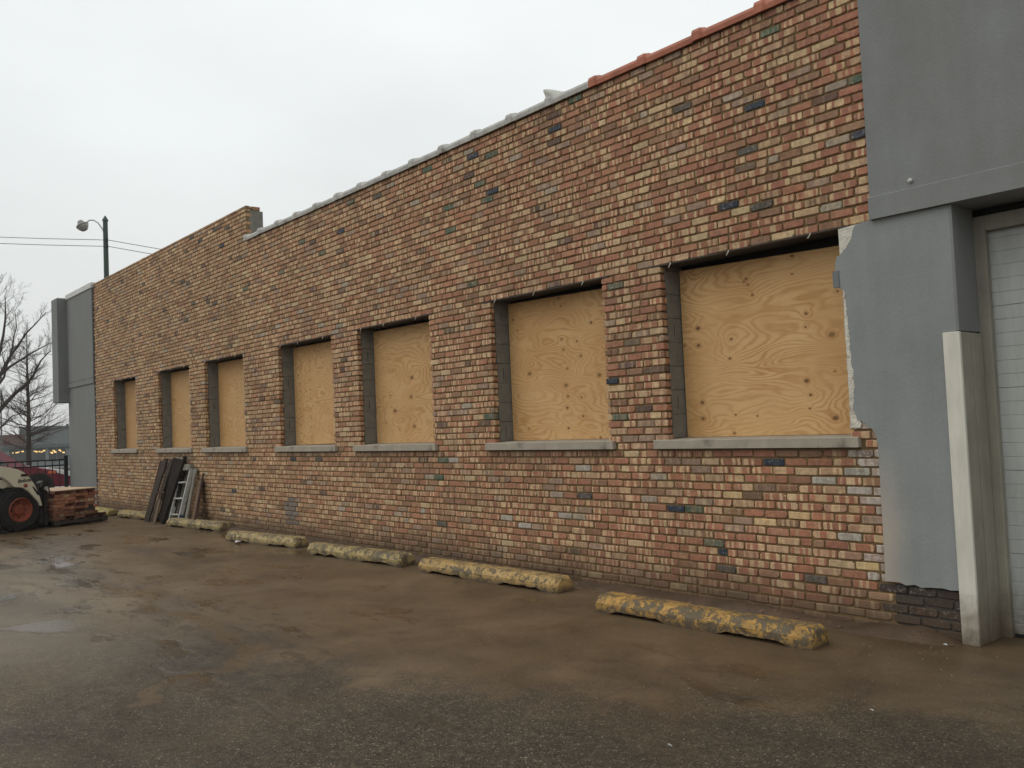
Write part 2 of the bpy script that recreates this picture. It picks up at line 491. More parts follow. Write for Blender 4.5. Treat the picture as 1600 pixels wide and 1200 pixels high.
# ------------------------------------------------------------------ mesh helpers
class MB:
    def __init__(self):
        self.v, self.f = [], []
        self.ca, self.cb, self.uv = [], [], []

    def raw(self, vs, fs, attrs=None):
        o = len(self.v)
        self.v += [tuple(p) for p in vs]
        self.f += [tuple(i + o for i in f) for f in fs]
        if attrs:
            ca, cb, uvs = attrs
            self.ca += [ca] * len(vs)
            self.cb += [cb] * len(vs)
            self.uv += uvs

    def box(self, x0, x1, y0, y1, z0, z1, m=None, bev=0.0):
        if bev:
            b = min(bev, (x1 - x0) / 3, (y1 - y0) / 3, (z1 - z0) / 3)
            vs = []
            for zz, i in ((z0, b), (z0 + b, 0), (z1 - b, 0), (z1, b)):
                c = b
                vs += [(x0 + c + i * .6, y0 + i, zz), (x1 - c - i * .6, y0 + i, zz), (x1 - i, y0 + c + i * .6, zz), (x1 - i, y1 - c - i * .6, zz),
                       (x1 - c - i * .6, y1 - i, zz), (x0 + c + i * .6, y1 - i, zz), (x0 + i, y1 - c - i * .6, zz), (x0 + i, y0 + c + i * .6, zz)]
            fs = [tuple(range(7, -1, -1)), tuple(range(24, 32))]
            for r in range(3):
                for i in range(8):
                    j = (i + 1) % 8
                    fs.append((r * 8 + i, r * 8 + j, r * 8 + 8 + j, r * 8 + 8 + i))
        else:
            vs = [(x0, y0, z0), (x1, y0, z0), (x1, y1, z0), (x0, y1, z0), (x0, y0, z1), (x1, y0, z1), (x1, y1, z1), (x0, y1, z1)]
            fs = [(3, 2, 1, 0), (4, 5, 6, 7), (0, 1, 5, 4), (1, 2, 6, 5), (2, 3, 7, 6), (3, 0, 4, 7)]
        if m is not None:
            vs = [m @ Vector(p) for p in vs]
        self.raw(vs, fs)
        return self

    def prism(self, pts, a0, a1, axis='y', m=None):
        """extrude a 2D outline; axis y: pts are (x,z); axis x: pts are (y,z); axis z: pts are (x,y)"""
        n = len(pts)
        vs = []
        for a in (a0, a1):
            for p in pts:
                vs.append({'y': (p[0], a, p[1]), 'x': (a, p[0], p[1]), 'z': (p[0], p[1], a)}[axis])
        fs = [tuple(range(n)), tuple(range(2 * n - 1, n - 1, -1))]
        for i in range(n):
            j = (i + 1) % n
            fs.append((j, i, n + i, n + j))
        if m is not None:
            vs = [m @ Vector(p) for p in vs]
        self.raw(vs, fs)
        return self

    def tube(self, pts, rads, seg=6, cap=True):
        pts = [Vector(p) for p in pts]
        if not isinstance(rads, (list, tuple)):
            rads = [rads] * len(pts)
        vs, fs = [], []
        up = Vector((0, 0, 1))
        d0 = (pts[1] - pts[0]).normalized()
        a = d0.cross(up)
        if a.length < 0.05:
            a = d0.cross(Vector((1, 0, 0)))
        a.normalize()
        for i, p in enumerate(pts):
            d = (pts[min(i + 1, len(pts) - 1)] - pts[max(i - 1, 0)]).normalized()
            a = (a - d * a.dot(d)).normalized()
            b = d.cross(a)
            for s in range(seg):
                t = 2 * math.pi * s / seg
                vs.append(p + (a * math.cos(t) + b * math.sin(t)) * rads[i])
        for i in range(len(pts) - 1):
            for s in range(seg):
                t = (s + 1) % seg
                fs.append((i * seg + s, i * seg + t, (i + 1) * seg + t, (i + 1) * seg + s))
        if cap:
            fs.append(tuple(range(seg - 1, -1, -1)))
            fs.append(tuple(range((len(pts) - 1) * seg, len(pts) * seg)))
        self.raw(vs, fs)
        return self

    def lathe(self, prof, seg=20, m=None, cap=True):
        """prof: (radius, axial) pairs about local z"""
        vs, fs = [], []
        for r, h in prof:
            for s in range(seg):
                t = 2 * math.pi * s / seg
                p = Vector((r * math.cos(t), r * math.sin(t), h))
                vs.append(m @ p if m is not None else p)
        for i in range(len(prof) - 1):
            for s in range(seg):
                t = (s + 1) % seg
                fs.append((i * seg + s, i * seg + t, (i + 1) * seg + t, (i + 1) * seg + s))
        if cap:
            fs.append(tuple(range(seg - 1, -1, -1)))
            fs.append(tuple(range((len(prof) - 1) * seg, len(prof) * seg)))
        self.raw(vs, fs)
        return self

    def mesh(self, name, mat):
        me = bpy.data.meshes.new(name)
        me.from_pydata(self.v, [], self.f)
        me.materials.append(mat)
        if self.ca:
            a = me.attributes.new('ca', 'FLOAT_COLOR', 'POINT')
            a.data.foreach_set('color', [x for c in self.ca for x in c])
            a = me.attributes.new('cb', 'FLOAT_COLOR', 'POINT')
            a.data.foreach_set('color', [x for c in self.cb for x in c])
            a = me.attributes.new('buv', 'FLOAT_VECTOR', 'POINT')
            a.data.foreach_set('vector', [x for c in self.uv for x in c])
        me.update()
        return me

    def obj(self, name, mat, parent=None, smooth=False, loc=None, rotz=0.0):
        me = self.mesh(name, mat)
        if smooth:
            me.polygons.foreach_set('use_smooth', [True] * len(me.polygons))
        o = bpy.data.objects.new(name, me)
        COL.objects.link(o)
        if parent:
            o.parent = parent
        if loc is not None:
            o.location = loc
        o.rotation_euler.z = rotz
        return o


def tag(o, label=None, cat=None, group=None, kind=None):
    if label:
        o['label'] = label
    if cat:
        o['category'] = cat
    if group:
        o['group'] = group
    if kind:
        o['kind'] = kind
    return o


def empty(name, loc=(0, 0, 0), rotz=0.0, parent=None):
    o = bpy.data.objects.new(name, None)
    o.empty_display_size = 0.2
    COL.objects.link(o)
    o.location = loc
    o.rotation_euler.z = rotz
    if parent:
        o.parent = parent
    return o


def rnd(a, b):
    return random.uniform(a, b)


def nz(x, y=0.0, z=0.0):
    return noise.noise(Vector((x, y, z)))


# ------------------------------------------------------------------ ground
def terrain_z(x):
    if x > -40:
        return 0.0
    if x < -62:
        return -2.0
    t = (x + 40) / -22.0
    return -2.0 * (t * t * (3 - 2 * t))


xs = [900, 60, 10, -10, -23, -40, -43, -46, -50, -54, -58, -62, -90, -200, -1500]
ys = [-1200, -60, -12, 0, 14, 60, 200, 1200]
g = MB()
vs = [(x, y, terrain_z(x)) for x in xs for y in ys]
fs = []
for i in range(len(xs) - 1):
    for j in range(len(ys) - 1):
        a = i * len(ys) + j
        fs.append((a, a + 1, a + len(ys) + 1, a + len(ys)))
g.raw(vs, fs)
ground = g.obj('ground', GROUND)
tag(ground, kind='structure')

SIDEW = simple('wet_concrete', (0.33, 0.325, 0.30), 0.35, 0.12, 0.8)
ROADM = simple('wet_road_asphalt', (0.10, 0.10, 0.10), 0.3, 0.2, 0.5)
side = MB().box(-26.1, -24.3, -30, 40, -0.05, 0.06, bev=0.02).obj('sidewalk', SIDEW)
tag(side, kind='structure')
road = MB()
road.raw([(-39.5, -200, 0.006), (-26.12, -200, 0.006), (-26.12, 200, 0.006), (-39.5, 200, 0.006)], [(0, 1, 2, 3)])
road = tag(road.obj('road', ROADM), kind='structure')
mk = MB()
for yy in range(-60, 60, 9):
    mk.raw([(-33.6, yy, 0.011), (-33.48, yy, 0.011), (-33.48, yy + 3, 0.011), (-33.6, yy + 3, 0.011)], [(0, 1, 2, 3)])
tag(mk.obj('road_markings', simple('road_paint', (0.6, 0.6, 0.55), 0.5)), kind='structure')

# dirt washed up against the foot of the wall
d = MB()
vs, fs = [], []
n = 380
prof = [(-0.30, 0.0), (-0.24, 0.35), (-0.17, 0.7), (-0.10, 0.95), (-0.03, 1.0), (0.02, 1.0)]
for i in range(n + 1):
    x = -21.3 + (21.3 - 2.50) * i / n
    hgt = 0.045 + 0.03 * nz(x * 1.3, 3.0) + 0.014 * nz(x * 7, 1.0)
    hgt *= min(1, (-2.5 - x) / .25)
    wd = 0.62 + 0.35 * nz(x * 0.9, 8.0) + 0.12 * nz(x * 5, 2.0)
    for j, (py, ph) in enumerate(prof):
        jy = py * wd if j < 5 else py
        z = max(-0.004, hgt * ph * (1 + 0.25 * nz(x * 11, j * 3.3)))
        if j == 0:
            z = -0.006
        vs.append((x, jy + 0.012 * nz(x * 15, j), z))
for i in range(n):
    for j in range(len(prof) - 1):
        a = i * len(prof) + j
        fs.append((a, a + len(prof), a + len(prof) + 1, a + 1))
d.raw(vs, fs)
MUD = simple('dark_mud', (0.085, 0.052, 0.030), 0.6, 0.35, 5, bump=0.7, bscale=50)
dirt = d.obj('dirt_bank', MUD, smooth=True)
tag(dirt, 'brown dirt washed up along the foot of the brick wall', 'dirt', kind='stuff')

# small stones on the lot
p = MB()
rs = random.Random(3)
for i in range(9000):
    x = rs.uniform(-9.5, -0.6)
    y = rs.uniform(-5.2, -0.1)
    wgt = 1.0 if (0.62 * x - 0.78 * y) > -1.6 else 0.22
    if rs.random() > wgt or rs.random() > 0.35 + 0.9 * max(0, nz(x * 1.1, y * 1.1) + 0.3):
        continue
    s = 0.0022 + 0.0045 * rs.random() ** 3
    a = rs.uniform(0, 6.28)
    ca_, sa_ = math.cos(a), math.sin(a)
    q = []
    for px, py, pz in ((1, 0, 0), (0, .8, 0), (-1, 0, 0), (0, -.8, 0), (0, 0, .8), (0, 0, -.4)):
        px, py = px * s * rs.uniform(.7, 1.3), py * s * rs.uniform(.7, 1.3)
        q.append((x + px * ca_ - py * sa_, y + px * sa_ + py * ca_, pz * s + 0.001))
    p.raw(q, [(0, 1, 4), (1, 2, 4), (2, 3, 4), (3, 0, 4), (1, 0, 5), (2, 1, 5), (3, 2, 5), (0, 3, 5)])
k = NB('mixed_gravel')
gv = k.n('ShaderNodeNewGeometry')
k.link(gv.outputs['Random Per Island'], (rr := k.n('ShaderNodeValToRGB')).inputs[0])
rr.color_ramp.elements[0].color = (0.05, 0.04, 0.03, 1)
rr.color_ramp.elements[1].color = (0.24, 0.20, 0.155, 1)
GRAV = k.done(rr.outputs[0], 0.6)
tag(p.obj('loose_gravel', GRAV), 'fine grit and small stones scattered over the muddy lot', 'gravel', kind='stuff')

# ------------------------------------------------------------------ the building
bld = empty('brick_building', (-12.0, 0.0, 0.0))
tag(bld, 'long single-storey salvaged-brick building with seven boarded windows and grey stucco ends', 'building')
OFF = Vector((12.0, 0.0, 0.0))


def bpart(mb, name, mat, parent=None, smooth=False, label=None):
    """a child of the building: geometry given in world metres"""
    par = parent or bld
    o = mb.obj(name, mat, par, smooth)
    if par is bld:
        o.location = OFF
    else:
        o.location = (0, 0, 0)
        o.matrix_parent_inverse = Matrix.Translation(-par_world(par))
    if label:
        o['label'] = label
    return o


def par_world(o):
    v = Vector(o.location)
    while o.parent:
        o = o.parent
        v += Vector(o.location)
    return v


CO = 0.0640          # course height
HT = 0.0512          # brick height
PITCH = 0.1905
WIN = [(-4.805, -3.195), (-7.08, -5.485), (-9.76, -8.18), (-12.00, -10.43), (-14.82, -13.24), (-17.12, -15.53), (-19.92, -18.45)]
SZ0, SZ1, HEADZ = 1.2235, 1.300, 43 * CO
XL, XR, XP = -21.22, -2.945, -12.99
TOPR, TOPL = 4.50, 5.035

SPECIAL = {
    'n': [(-2.96, 3.38), (-4.17, 3.13), (-3.85, 1.1), (-4.75, 0.76), (-4.35, 0.4), (-6.01, 4.23), (-6.92, 3.9), (-7.19, 4.35), (-3.75, 3.79), (-10.06, 4.04), (-5.42, 1.82), (-11.55, 1.1), (-13.76, 0.58), (-14.86, 4.84), (-13.84, 4.56)],
    'k': [(-3.84, 3.06), (-4.45, 3.99), (-3.94, 3.52), (-4.34, 0.26), (-3.45, 0.32), (-9.25, 4.29), (-14.19, 4.89), (-13.64, 4.82), (-15.33, 4.98), (-19.18, 4.76), (-17.82, 4.51), (-15.75, 4.25), (-15.39, 4.17), (-15.23, 3.83), (-15.8, 3.65), (-15.55, 3.53), (-14.38, 3.66), (-20.12, 4.06), (-10.96, 1.11), (-14.14, 0.32), (-5.91, 0.78), (-8.0, 0.4), (-16.74, 3.88)],
    'g': [(-3.01, 3.73), (-3.71, 4.31), (-5.72, 4.43), (-8.18, 4.36), (-11.15, 4.11), (-10.59, 3.86), (-7.7, 3.63), (-7.7, 3.9), (-7.02, 3.84), (-7.24, 3.97), (-9.73, 4.36), (-6.99, 4.23), (-13.1, 3.73), (-11.8, 3.8), (-4.35, 0.51), (-7.95, 1.1), (-8.04, 0.91), (-5.38, 1.49), (-5.41, 2.67), (-5.35, 2.64), (-7.15, 1.56), (-7.31, 2.99), (-4.64, 0.71)],
    'w': [(-4.27, 0.97), (-7.74, 1.09), (-8.41, 0.52), (-6.87, 0.52), (-6.69, 0.51), (-6.19, 0.58), (-5.9, 1.04), (-3.45, 1.02), (-3.14, 1.07), (-3.22, 0.9), (-3.3, 0.62)],
    'y': [(-3.95, 0.65), (-3.65, 0.71), (-3.15, 0.39), (-4.29, 0.89)]}


def jit(c, a=0.12):
    f = 1 + rnd(-a, a)
    return tuple(max(0.0, x * f * (1 + rnd(-a * .3, a * .3))) for x in c)


def brick_colour(x0, x1, zc, row):
    """(base colour + lime amount, band colour + band amount)"""
    xc = (x0 + x1) / 2
    for key, lst in SPECIAL.items():
        for sx, sz in lst:
            if x0 - 0.004 <= sx <= x1 + 0.004 and abs(zc - sz) < CO * 0.5:
                if key == 'n':
                    return (*jit((0.026, 0.036, 0.055)), 0.35), (0.2, 0.16, 0.1, 0.12)
                if key == 'k':
                    return (*jit((0.085, 0.075, 0.066)), 0.35), (0.2, 0.14, 0.09, 0.3)
                if key == 'g':
                    return (*jit((0.075, 0.105, 0.070)), 0.45), (0.24, 0.17, 0.10, 0.6)
                if key == 'w':
                    return (*jit((0.34, 0.29, 0.24)), 0.9), (0.5, 0.47, 0.4, 0.5)
                return (*jit((0.52, 0.36, 0.18)), 0.0), (0.66, 0.5, 0.28, 0.5)
    if zc < 0.34 and xc > -3.02:           # the old dark plinth by the garage
        return (*jit((0.040, 0.030, 0.026), .3), 0.55 if random.random() < .35 else 0.1), (0.16, 0.07, 0.04, 0.5 if random.random() < .4 else 0.0)
    if xc > -3.22 and 0.34 < zc < 2.75 and random.random() < (0.75 if xc > -3.13 else 0.25):
        return (*jit((0.34, 0.255, 0.205)), 1.0), (0.5, 0.45, 0.38, 0.8)
    if math.hypot(xc + 11.74, zc - 0.36) < 0.19:
        return (*jit((0.20, 0.165, 0.14)), 0.2), (0.2, 0.17, 0.14, 0.3)
    far = min(1.0, max(0.0, (-xc - 4.0) / 9.0))
    band = jit((0.575, 0.415, 0.235), 0.10)
    r = random.random()
    if r < 0.66:
        base = jit((0.330 + .03 * far, 0.143 + .047 * far, 0.084 + .018 * far), 0.13)
        amt = rnd(0.65, 1.0) if random.random() < 0.80 else rnd(0.0, 0.2)
        lime = 0.10
    elif r < 0.80:
        base = jit((0.262, 0.140, 0.080), 0.13)
        amt = rnd(0.2, 0.7) if random.random() < 0.6 else 0.1
        lime = 0.12
    elif r < 0.90:
        base = jit((0.39, 0.235, 0.140), 0.12)
        amt = rnd(0.4, 0.9)
        lime = 0.1
    elif r < 0.925:
        base = jit((0.48, 0.34, 0.195), 0.10)
        amt = rnd(0.2, 0.8)
        lime = 0.05
    elif r < 0.975:
        base = jit((0.285, 0.185, 0.130), 0.10)
        amt = rnd(0.1, 0.6)
        lime = 0.3
    elif r < 0.985:
        base = jit((0.31, 0.25, 0.19), 0.12)
        amt = 0.3
        lime = 0.7
    else:
        base = jit((0.14, 0.085, 0.06), 0.3)
        amt = rnd(0, 0.6)
        lime = 0.2
    return (*base, lime), (*band, amt)


BR_FACES = [(0, 1, 2, 3, 4, 5, 6, 7)]
for _r in range(2):
    for _i in range(8):
        _j = (_i + 1) % 8
        BR_FACES.append((_r * 8 + _j, _r * 8 + _i, _r * 8 + 8 + _i, _r * 8 + 8 + _j))


def brick_geo(mb, x0, x1, z0, z1, y, depth, ca, cb, seed, lean=0.0, m=None):
    """one brick, worn corners, face towards -Y; about 38 triangles"""
    c = min(0.0065, (z1 - z0) / 4, (x1 - x0) / 4)
    cs = [c * rnd(0.25, 1.5) if random.random() < 0.75 else c * rnd(1.4, 3.0) for _ in range(4)]
    cs = [min(q, (x1 - x0) * .4, (z1 - z0) * .45) for q in cs]
    sag = [rnd(-0.0018, 0.0018) for _ in range(4)]
    a, b, cc, dd = cs
    out = [(x0 + a, z0 + sag[0]), (x1 - b, z0 + sag[1]), (x1 + sag[2], z0 + b * .8), (x1 + sag[3], z1 - cc * .8),
           (x1 - cc, z1 + sag[1]), (x0 + dd, z1 + sag[2]), (x0 + sag[0], z1 - dd * .8), (x0 + sag[3], z0 + a * .8)]
    xc, zc = (x0 + x1) / 2, (z0 + z1) / 2
    e = 0.0045
    vs = []
    tl = [rnd(-0.0012, 0.0012) for _ in range(2)]
    for i, (px, pz) in enumerate(out):
        ix = px + (e if px < xc else -e)
        iz = pz + (e if pz < zc else -e)
        vs.append((ix, y + tl[0] * (1 if px < xc else -1) + tl[1] * (1 if pz < zc else -1) + lean, iz))
    for px, pz in out:
        vs.append((px, y + 0.0045 + rnd(0, 0.002), pz))
    for px, pz in out:
        vs.append((px, y + depth, pz))
    uv = [((px - x0) + (max(0.0, py - y) if px > xc else -max(0.0, py - y)), pz - z0, seed) for px, py, pz in vs]
    if m is not None:
        vs = [m @ Vector(v) for v in vs]
    mb.raw(vs, BR_FACES, (ca, cb, uv))


def on_picture(x, z, y=0.0):
    v = Vector((x, y, z)) - CAM_P
    dpt = v.dot(CAM_F)
    return 800 + FPX * v.dot(CAM_R) / dpt, 600 - FPX * v.dot(CAM_U) / dpt, dpt


bricks = []          # (x0,x1,z0,z1,y,depth,ca,cb,seed)
row_off = 0.0
n_rows = int(TOPL / CO) + 1
for row in range(n_rows):
    z0 = row * CO + 0.0064
    z1 = z0 + HT
    left_only = False
    if z0 > TOPR - 0.02:
        left_only = True
    if not left_only and z1 > TOPR:
        z1 = TOPR - 0.003
    if z1 > TOPL - 0.004:
        z1 = TOPL - 0.004
    if z1 - z0 < 0.02:
        continue
    rowx_r = XP if left_only else XR
    xl = XL - 0.02 + (0.045 if row % 2 else 0.0) + rnd(-.008, .008)
    if not left_only and z0 < 0.33:
        rowx_r = -2.505
    cuts = []
    zc = (z0 + z1) / 2
    if SZ0 - .01 <= zc <= SZ1:
        cuts = [(a - 0.135, b + 0.105) for a, b in WIN]
    elif SZ1 < zc < HEADZ:
        cuts = [(a, b) for a, b in WIN]
    segs = []
    cur = xl
    for a, b in sorted(cuts):
        segs.append((cur, a))
        cur = b
    segs.append((cur, rowx_r))
    off = (row % 2) * PITCH * 0.5 + rnd(-0.02, 0.02)
    for sx0, sx1 in segs:
        # joints of the running bond inside this run
        js = [sx0]
        kx = math.floor((sx0 - off) / PITCH) * PITCH + off
        while kx < sx1:
            q = kx + rnd(-0.008, 0.008)
            if q - js[-1] > 0.06 and sx1 - q > 0.055:
                js.append(q)
            kx += PITCH
        js.append(sx1 + 0.012)
        js2 = [js[0]]
        for a, b in zip(js[:-1], js[1:]):
            if b - a > 0.165 and random.random() < 0.045:
                js2.append((a + b) / 2)
            js2.append(b)
        for a, b in zip(js2[:-1], js2[1:]):
            bx0, bx1 = a, b - rnd(0.0100, 0.0150)
            is_jamb = any(abs(b - 0.012 - w0) < 0.004 for w0, w1 in WIN) and SZ1 < zc < HEADZ
            is_par = left_only and abs(b - 0.012 - XP) < 0.004
            dep = 0.032
            if is_jamb:
                dep = rnd(0.054, 0.068)
                bx1 = sx1 + rnd(-0.006, 0.004)
            if is_par:
                dep = rnd(0.092, 0.108)
            zz1 = z1
            dz = rnd(-0.0022, 0.0022)
            ca, cb = brick_colour(bx0, bx1, zc, row)
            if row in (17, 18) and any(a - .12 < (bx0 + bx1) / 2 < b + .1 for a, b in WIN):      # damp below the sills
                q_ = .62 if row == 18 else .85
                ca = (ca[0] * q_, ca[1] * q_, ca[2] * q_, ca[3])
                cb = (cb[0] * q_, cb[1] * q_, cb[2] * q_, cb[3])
            if left_only or bx0 < -13:
                ca = (ca[0] * .97, ca[1] * 1.0, ca[2] * .97, ca[3])
            yy = rnd(-0.0035, 0.003)
            if zc < 0.34 and bx0 > -3.02:
                yy += 0.006
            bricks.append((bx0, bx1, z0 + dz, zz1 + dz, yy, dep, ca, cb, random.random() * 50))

# the 300 that show largest are objects of their own, the rest one mesh
sized = []
for i, b in enumerate(bricks):
    px, py, dpt = on_picture((b[0] + b[1]) / 2, (b[2] + b[3]) / 2)
    inside = 6 < px < 1594 and 4 < py < 1196
    hidden = (b[0] > -3.0 and 0.34 < b[2] < 2.75)
    a = (b[1] - b[0]) * (b[3] - b[2]) / dpt ** 2 if inside and not hidden else 0
    sized.append((-a * 1e3, i))
sized.sort()
single = {i for _, i in sized[:299]}
rest = MB()
for i, b in enumerate(bricks):
    if i in single:
        mb = MB()
        xc, zc = (b[0] + b[1]) / 2, b[2]
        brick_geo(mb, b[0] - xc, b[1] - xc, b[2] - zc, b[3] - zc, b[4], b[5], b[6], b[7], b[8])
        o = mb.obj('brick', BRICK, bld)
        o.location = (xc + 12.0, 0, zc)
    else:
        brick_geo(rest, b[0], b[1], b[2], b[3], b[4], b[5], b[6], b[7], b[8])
# brick cap across the end of the raised parapet
for xq in range(1):
    ca, cb = brick_colour(-13.05, -12.99, 5.0, 72)
    brick_geo(rest, -13.085, -12.985, TOPL - 0.062, TOPL - 0.003, 0.112, 0.13, ca, cb, 3.3)
rw = bpart(rest, 'brickwork', BRICK)
rw['kind'] = 'stuff'


def cells(y0, y1, grow, mat, name, top_r, top_l, xr=XR):
    """wall slab with the window openings left out"""
    mb = MB()
    xs_ = [XL]
    for a, b in sorted(WIN):
        xs_ += [a - grow, b + grow]
    xs_.append(xr)
    for i in range(len(xs_) - 1):
        a, b = xs_[i], xs_[i + 1]
        parts = [(a, b)]
        if a < XP < b:
            parts = [(a, XP), (XP, b)]
        for pa, pb in parts:
            top = top_l if pb <= XP + 1e-6 else top_r
            if i % 2 == 1:
                mb.box(pa, pb, y0, y1, 0.0, SZ0 - 0.002 if name == 'mortar' else SZ0 - 0.004)
                mb.box(pa, pb, y0, y1, HEADZ + grow * .5, top)
            else:
                mb.box(pa, pb, y0, y1, 0.0, top)
    return bpart(mb, name, mat)


mor = cells(0.0105, 0.066, 0.022, MORTAR, 'mortar', TOPR, TOPL)
blk = cells(0.0675, 0.29, 0.045, BLOCK, 'block_backing', TOPR - 0.01, TOPL - 0.066)
# mortar bed behind the plinth bricks right of the wall's end
bpart(MB().box(XR, -2.49, 0.016, 0.29, 0.0, 0.345), 'plinth_backing', STEEL)

# main volume and roof
vol = MB()
vol.box(-23.3, -2.46, 0.36, 12.0, 0.0, 4.35)
bpart(vol, 'interior_shell', DARKIN)
rf = MB().box(-23.3, 1.2, 0.293, 12.0, 4.352, 4.42)
bpart(rf, 'roof', ROOF)

# coping tiles
first = True
edges = [-12.985] + [-12.484 + 0.5826 * i for i in range(0, 17)]
edges[-1] = -2.945
for i in range(len(edges) - 1):
    a, b = edges[i], edges[i + 1]
    red = a > -5.6
    mb = MB()
    j = rnd(-.004, .004)
    prof = [(-0.030, 4.478), (-0.034, 4.515), (-0.022, 4.542), (0.05, 4.563), (0.14, 4.572), (0.24, 4.560), (0.315, 4.535), (0.325, 4.48), (0.30, 4.475), (0.30, 4.505), (-0.010, 4.505), (-0.012, 4.478)]
    prof = [(y, z + j) for y, z in prof]
    big = [(y - .014 if y < 0.1 else y + .014, z + (.020 if z > 4.51 else -.004)) for y, z in prof]
    L0 = 0.075
    n_ = len(prof)
    vs = []
    for xx, pr in ((a + .002, big), (a + L0, big), (a + L0 + .022, prof), (b - .004, prof)):
        dr = rnd(-.002, .002)
        vs += [(xx, y, z + dr) for y, z in pr]
    fs = [tuple(range(n_ - 1, -1, -1)), tuple(range(3 * n_, 4 * n_))]
    for r_ in range(3):
        for q in range(n_):
            t = (q + 1) % n_
            fs.append((r_ * n_ + q, r_ * n_ + t, (r_ + 1) * n_ + t, (r_ + 1) * n_ + q))
    mb.raw(vs, fs)
    o = bpart(mb, 'coping_tile', TILE_R if red else TILE_G)
    if red:
        o['label'] = 'red clay coping tile'

# ------------------------------------------------------------------ windows
KN1 = [(-4.154, 2.537), (-3.714, 2.667), (-4.134, 2.555), (-4.12, 2.507), (-4.083, 2.42), (-4.63, 2.216), (-4.633, 2.072), (-4.305, 2.093), (-4.327, 1.939), (-3.624, 2.217), (-3.635, 2.117), (-3.426, 2.038), (-3.418, 1.77), (-3.65, 1.715), (-3.625, 1.608), (-3.637, 1.508), (-3.435, 1.43), (-4.624, 1.596), (-4.626, 1.463), (-4.322, 1.335), (-4.301, 1.484), (-4.097, 1.467), (-4.78, 2.086), (-3.722, 2.531), (-3.361, 2.348)]
BIG1 = {11: .021, 13: .018, 5: .016, 16: .019, 6: .015, 18: .016, 17: .015}
KN2 = [(-6.269, 2.616), (-5.87, 2.407), (-6.935, 2.449), (-6.281, 2.291), (-6.261, 2.188), (-6.219, 1.998), (-6.027, 2.106), (-6.07, 2.251), (-6.775, 1.987), (-5.794, 1.906), (-6.248, 1.838), (-6.228, 1.731), (-6.044, 1.71), (-6.244, 1.62), (-6.03, 1.532), (-6.239, 1.421), (-5.816, 1.322), (-6.999, 2.563), (-6.822, 1.429), (-6.3, 2.695)]
KN3 = [(-8.915, 2.091), (-8.944, 1.862), (-9.308, 1.706), (-8.9, 1.506), (-9.222, 1.483), (-9.523, 1.562), (-9.4, 1.9)]
rk = random.Random(11)
KN = []
KN.append([(x, z, BIG1.get(i, rk.uniform(.007, .012))) for i, (x, z) in enumerate(KN1)])
KN.append([(x, z, rk.choice([.010, .011, .013]) if i not in (8, 9, 10) else .019) for i, (x, z) in enumerate(KN2)])
KN.append([(x, z, .021 if i in (0, 1, 2, 3) else .009) for i, (x, z) in enumerate(KN3)])
k4 = [(-11.5, 1.42 + .135 * i, .0095) for i in range(9)] + [(-11.82 + rk.uniform(-.03, .03), 1.36 + .12 * i, .010) for i in range(9)] + [(-11.0, 1.8, .008), (-10.75, 1.62, .009)]
KN.append(k4)
k5 = [(-14.05, 1.40 + .078 * i, .0085) for i in range(13)] + [(-14.15, 2.4, .01), (-13.6, 2.45, .014)]
KN.append(k5)
KN.append([(-16.05, 2.42, .012), (-16.1, 2.2, .009), (-16.4, 1.8, .012)])
KN.append([(-19.2, 1.9, .014), (-18.9, 2.3, .01), (-19.0, 1.5, .012)])

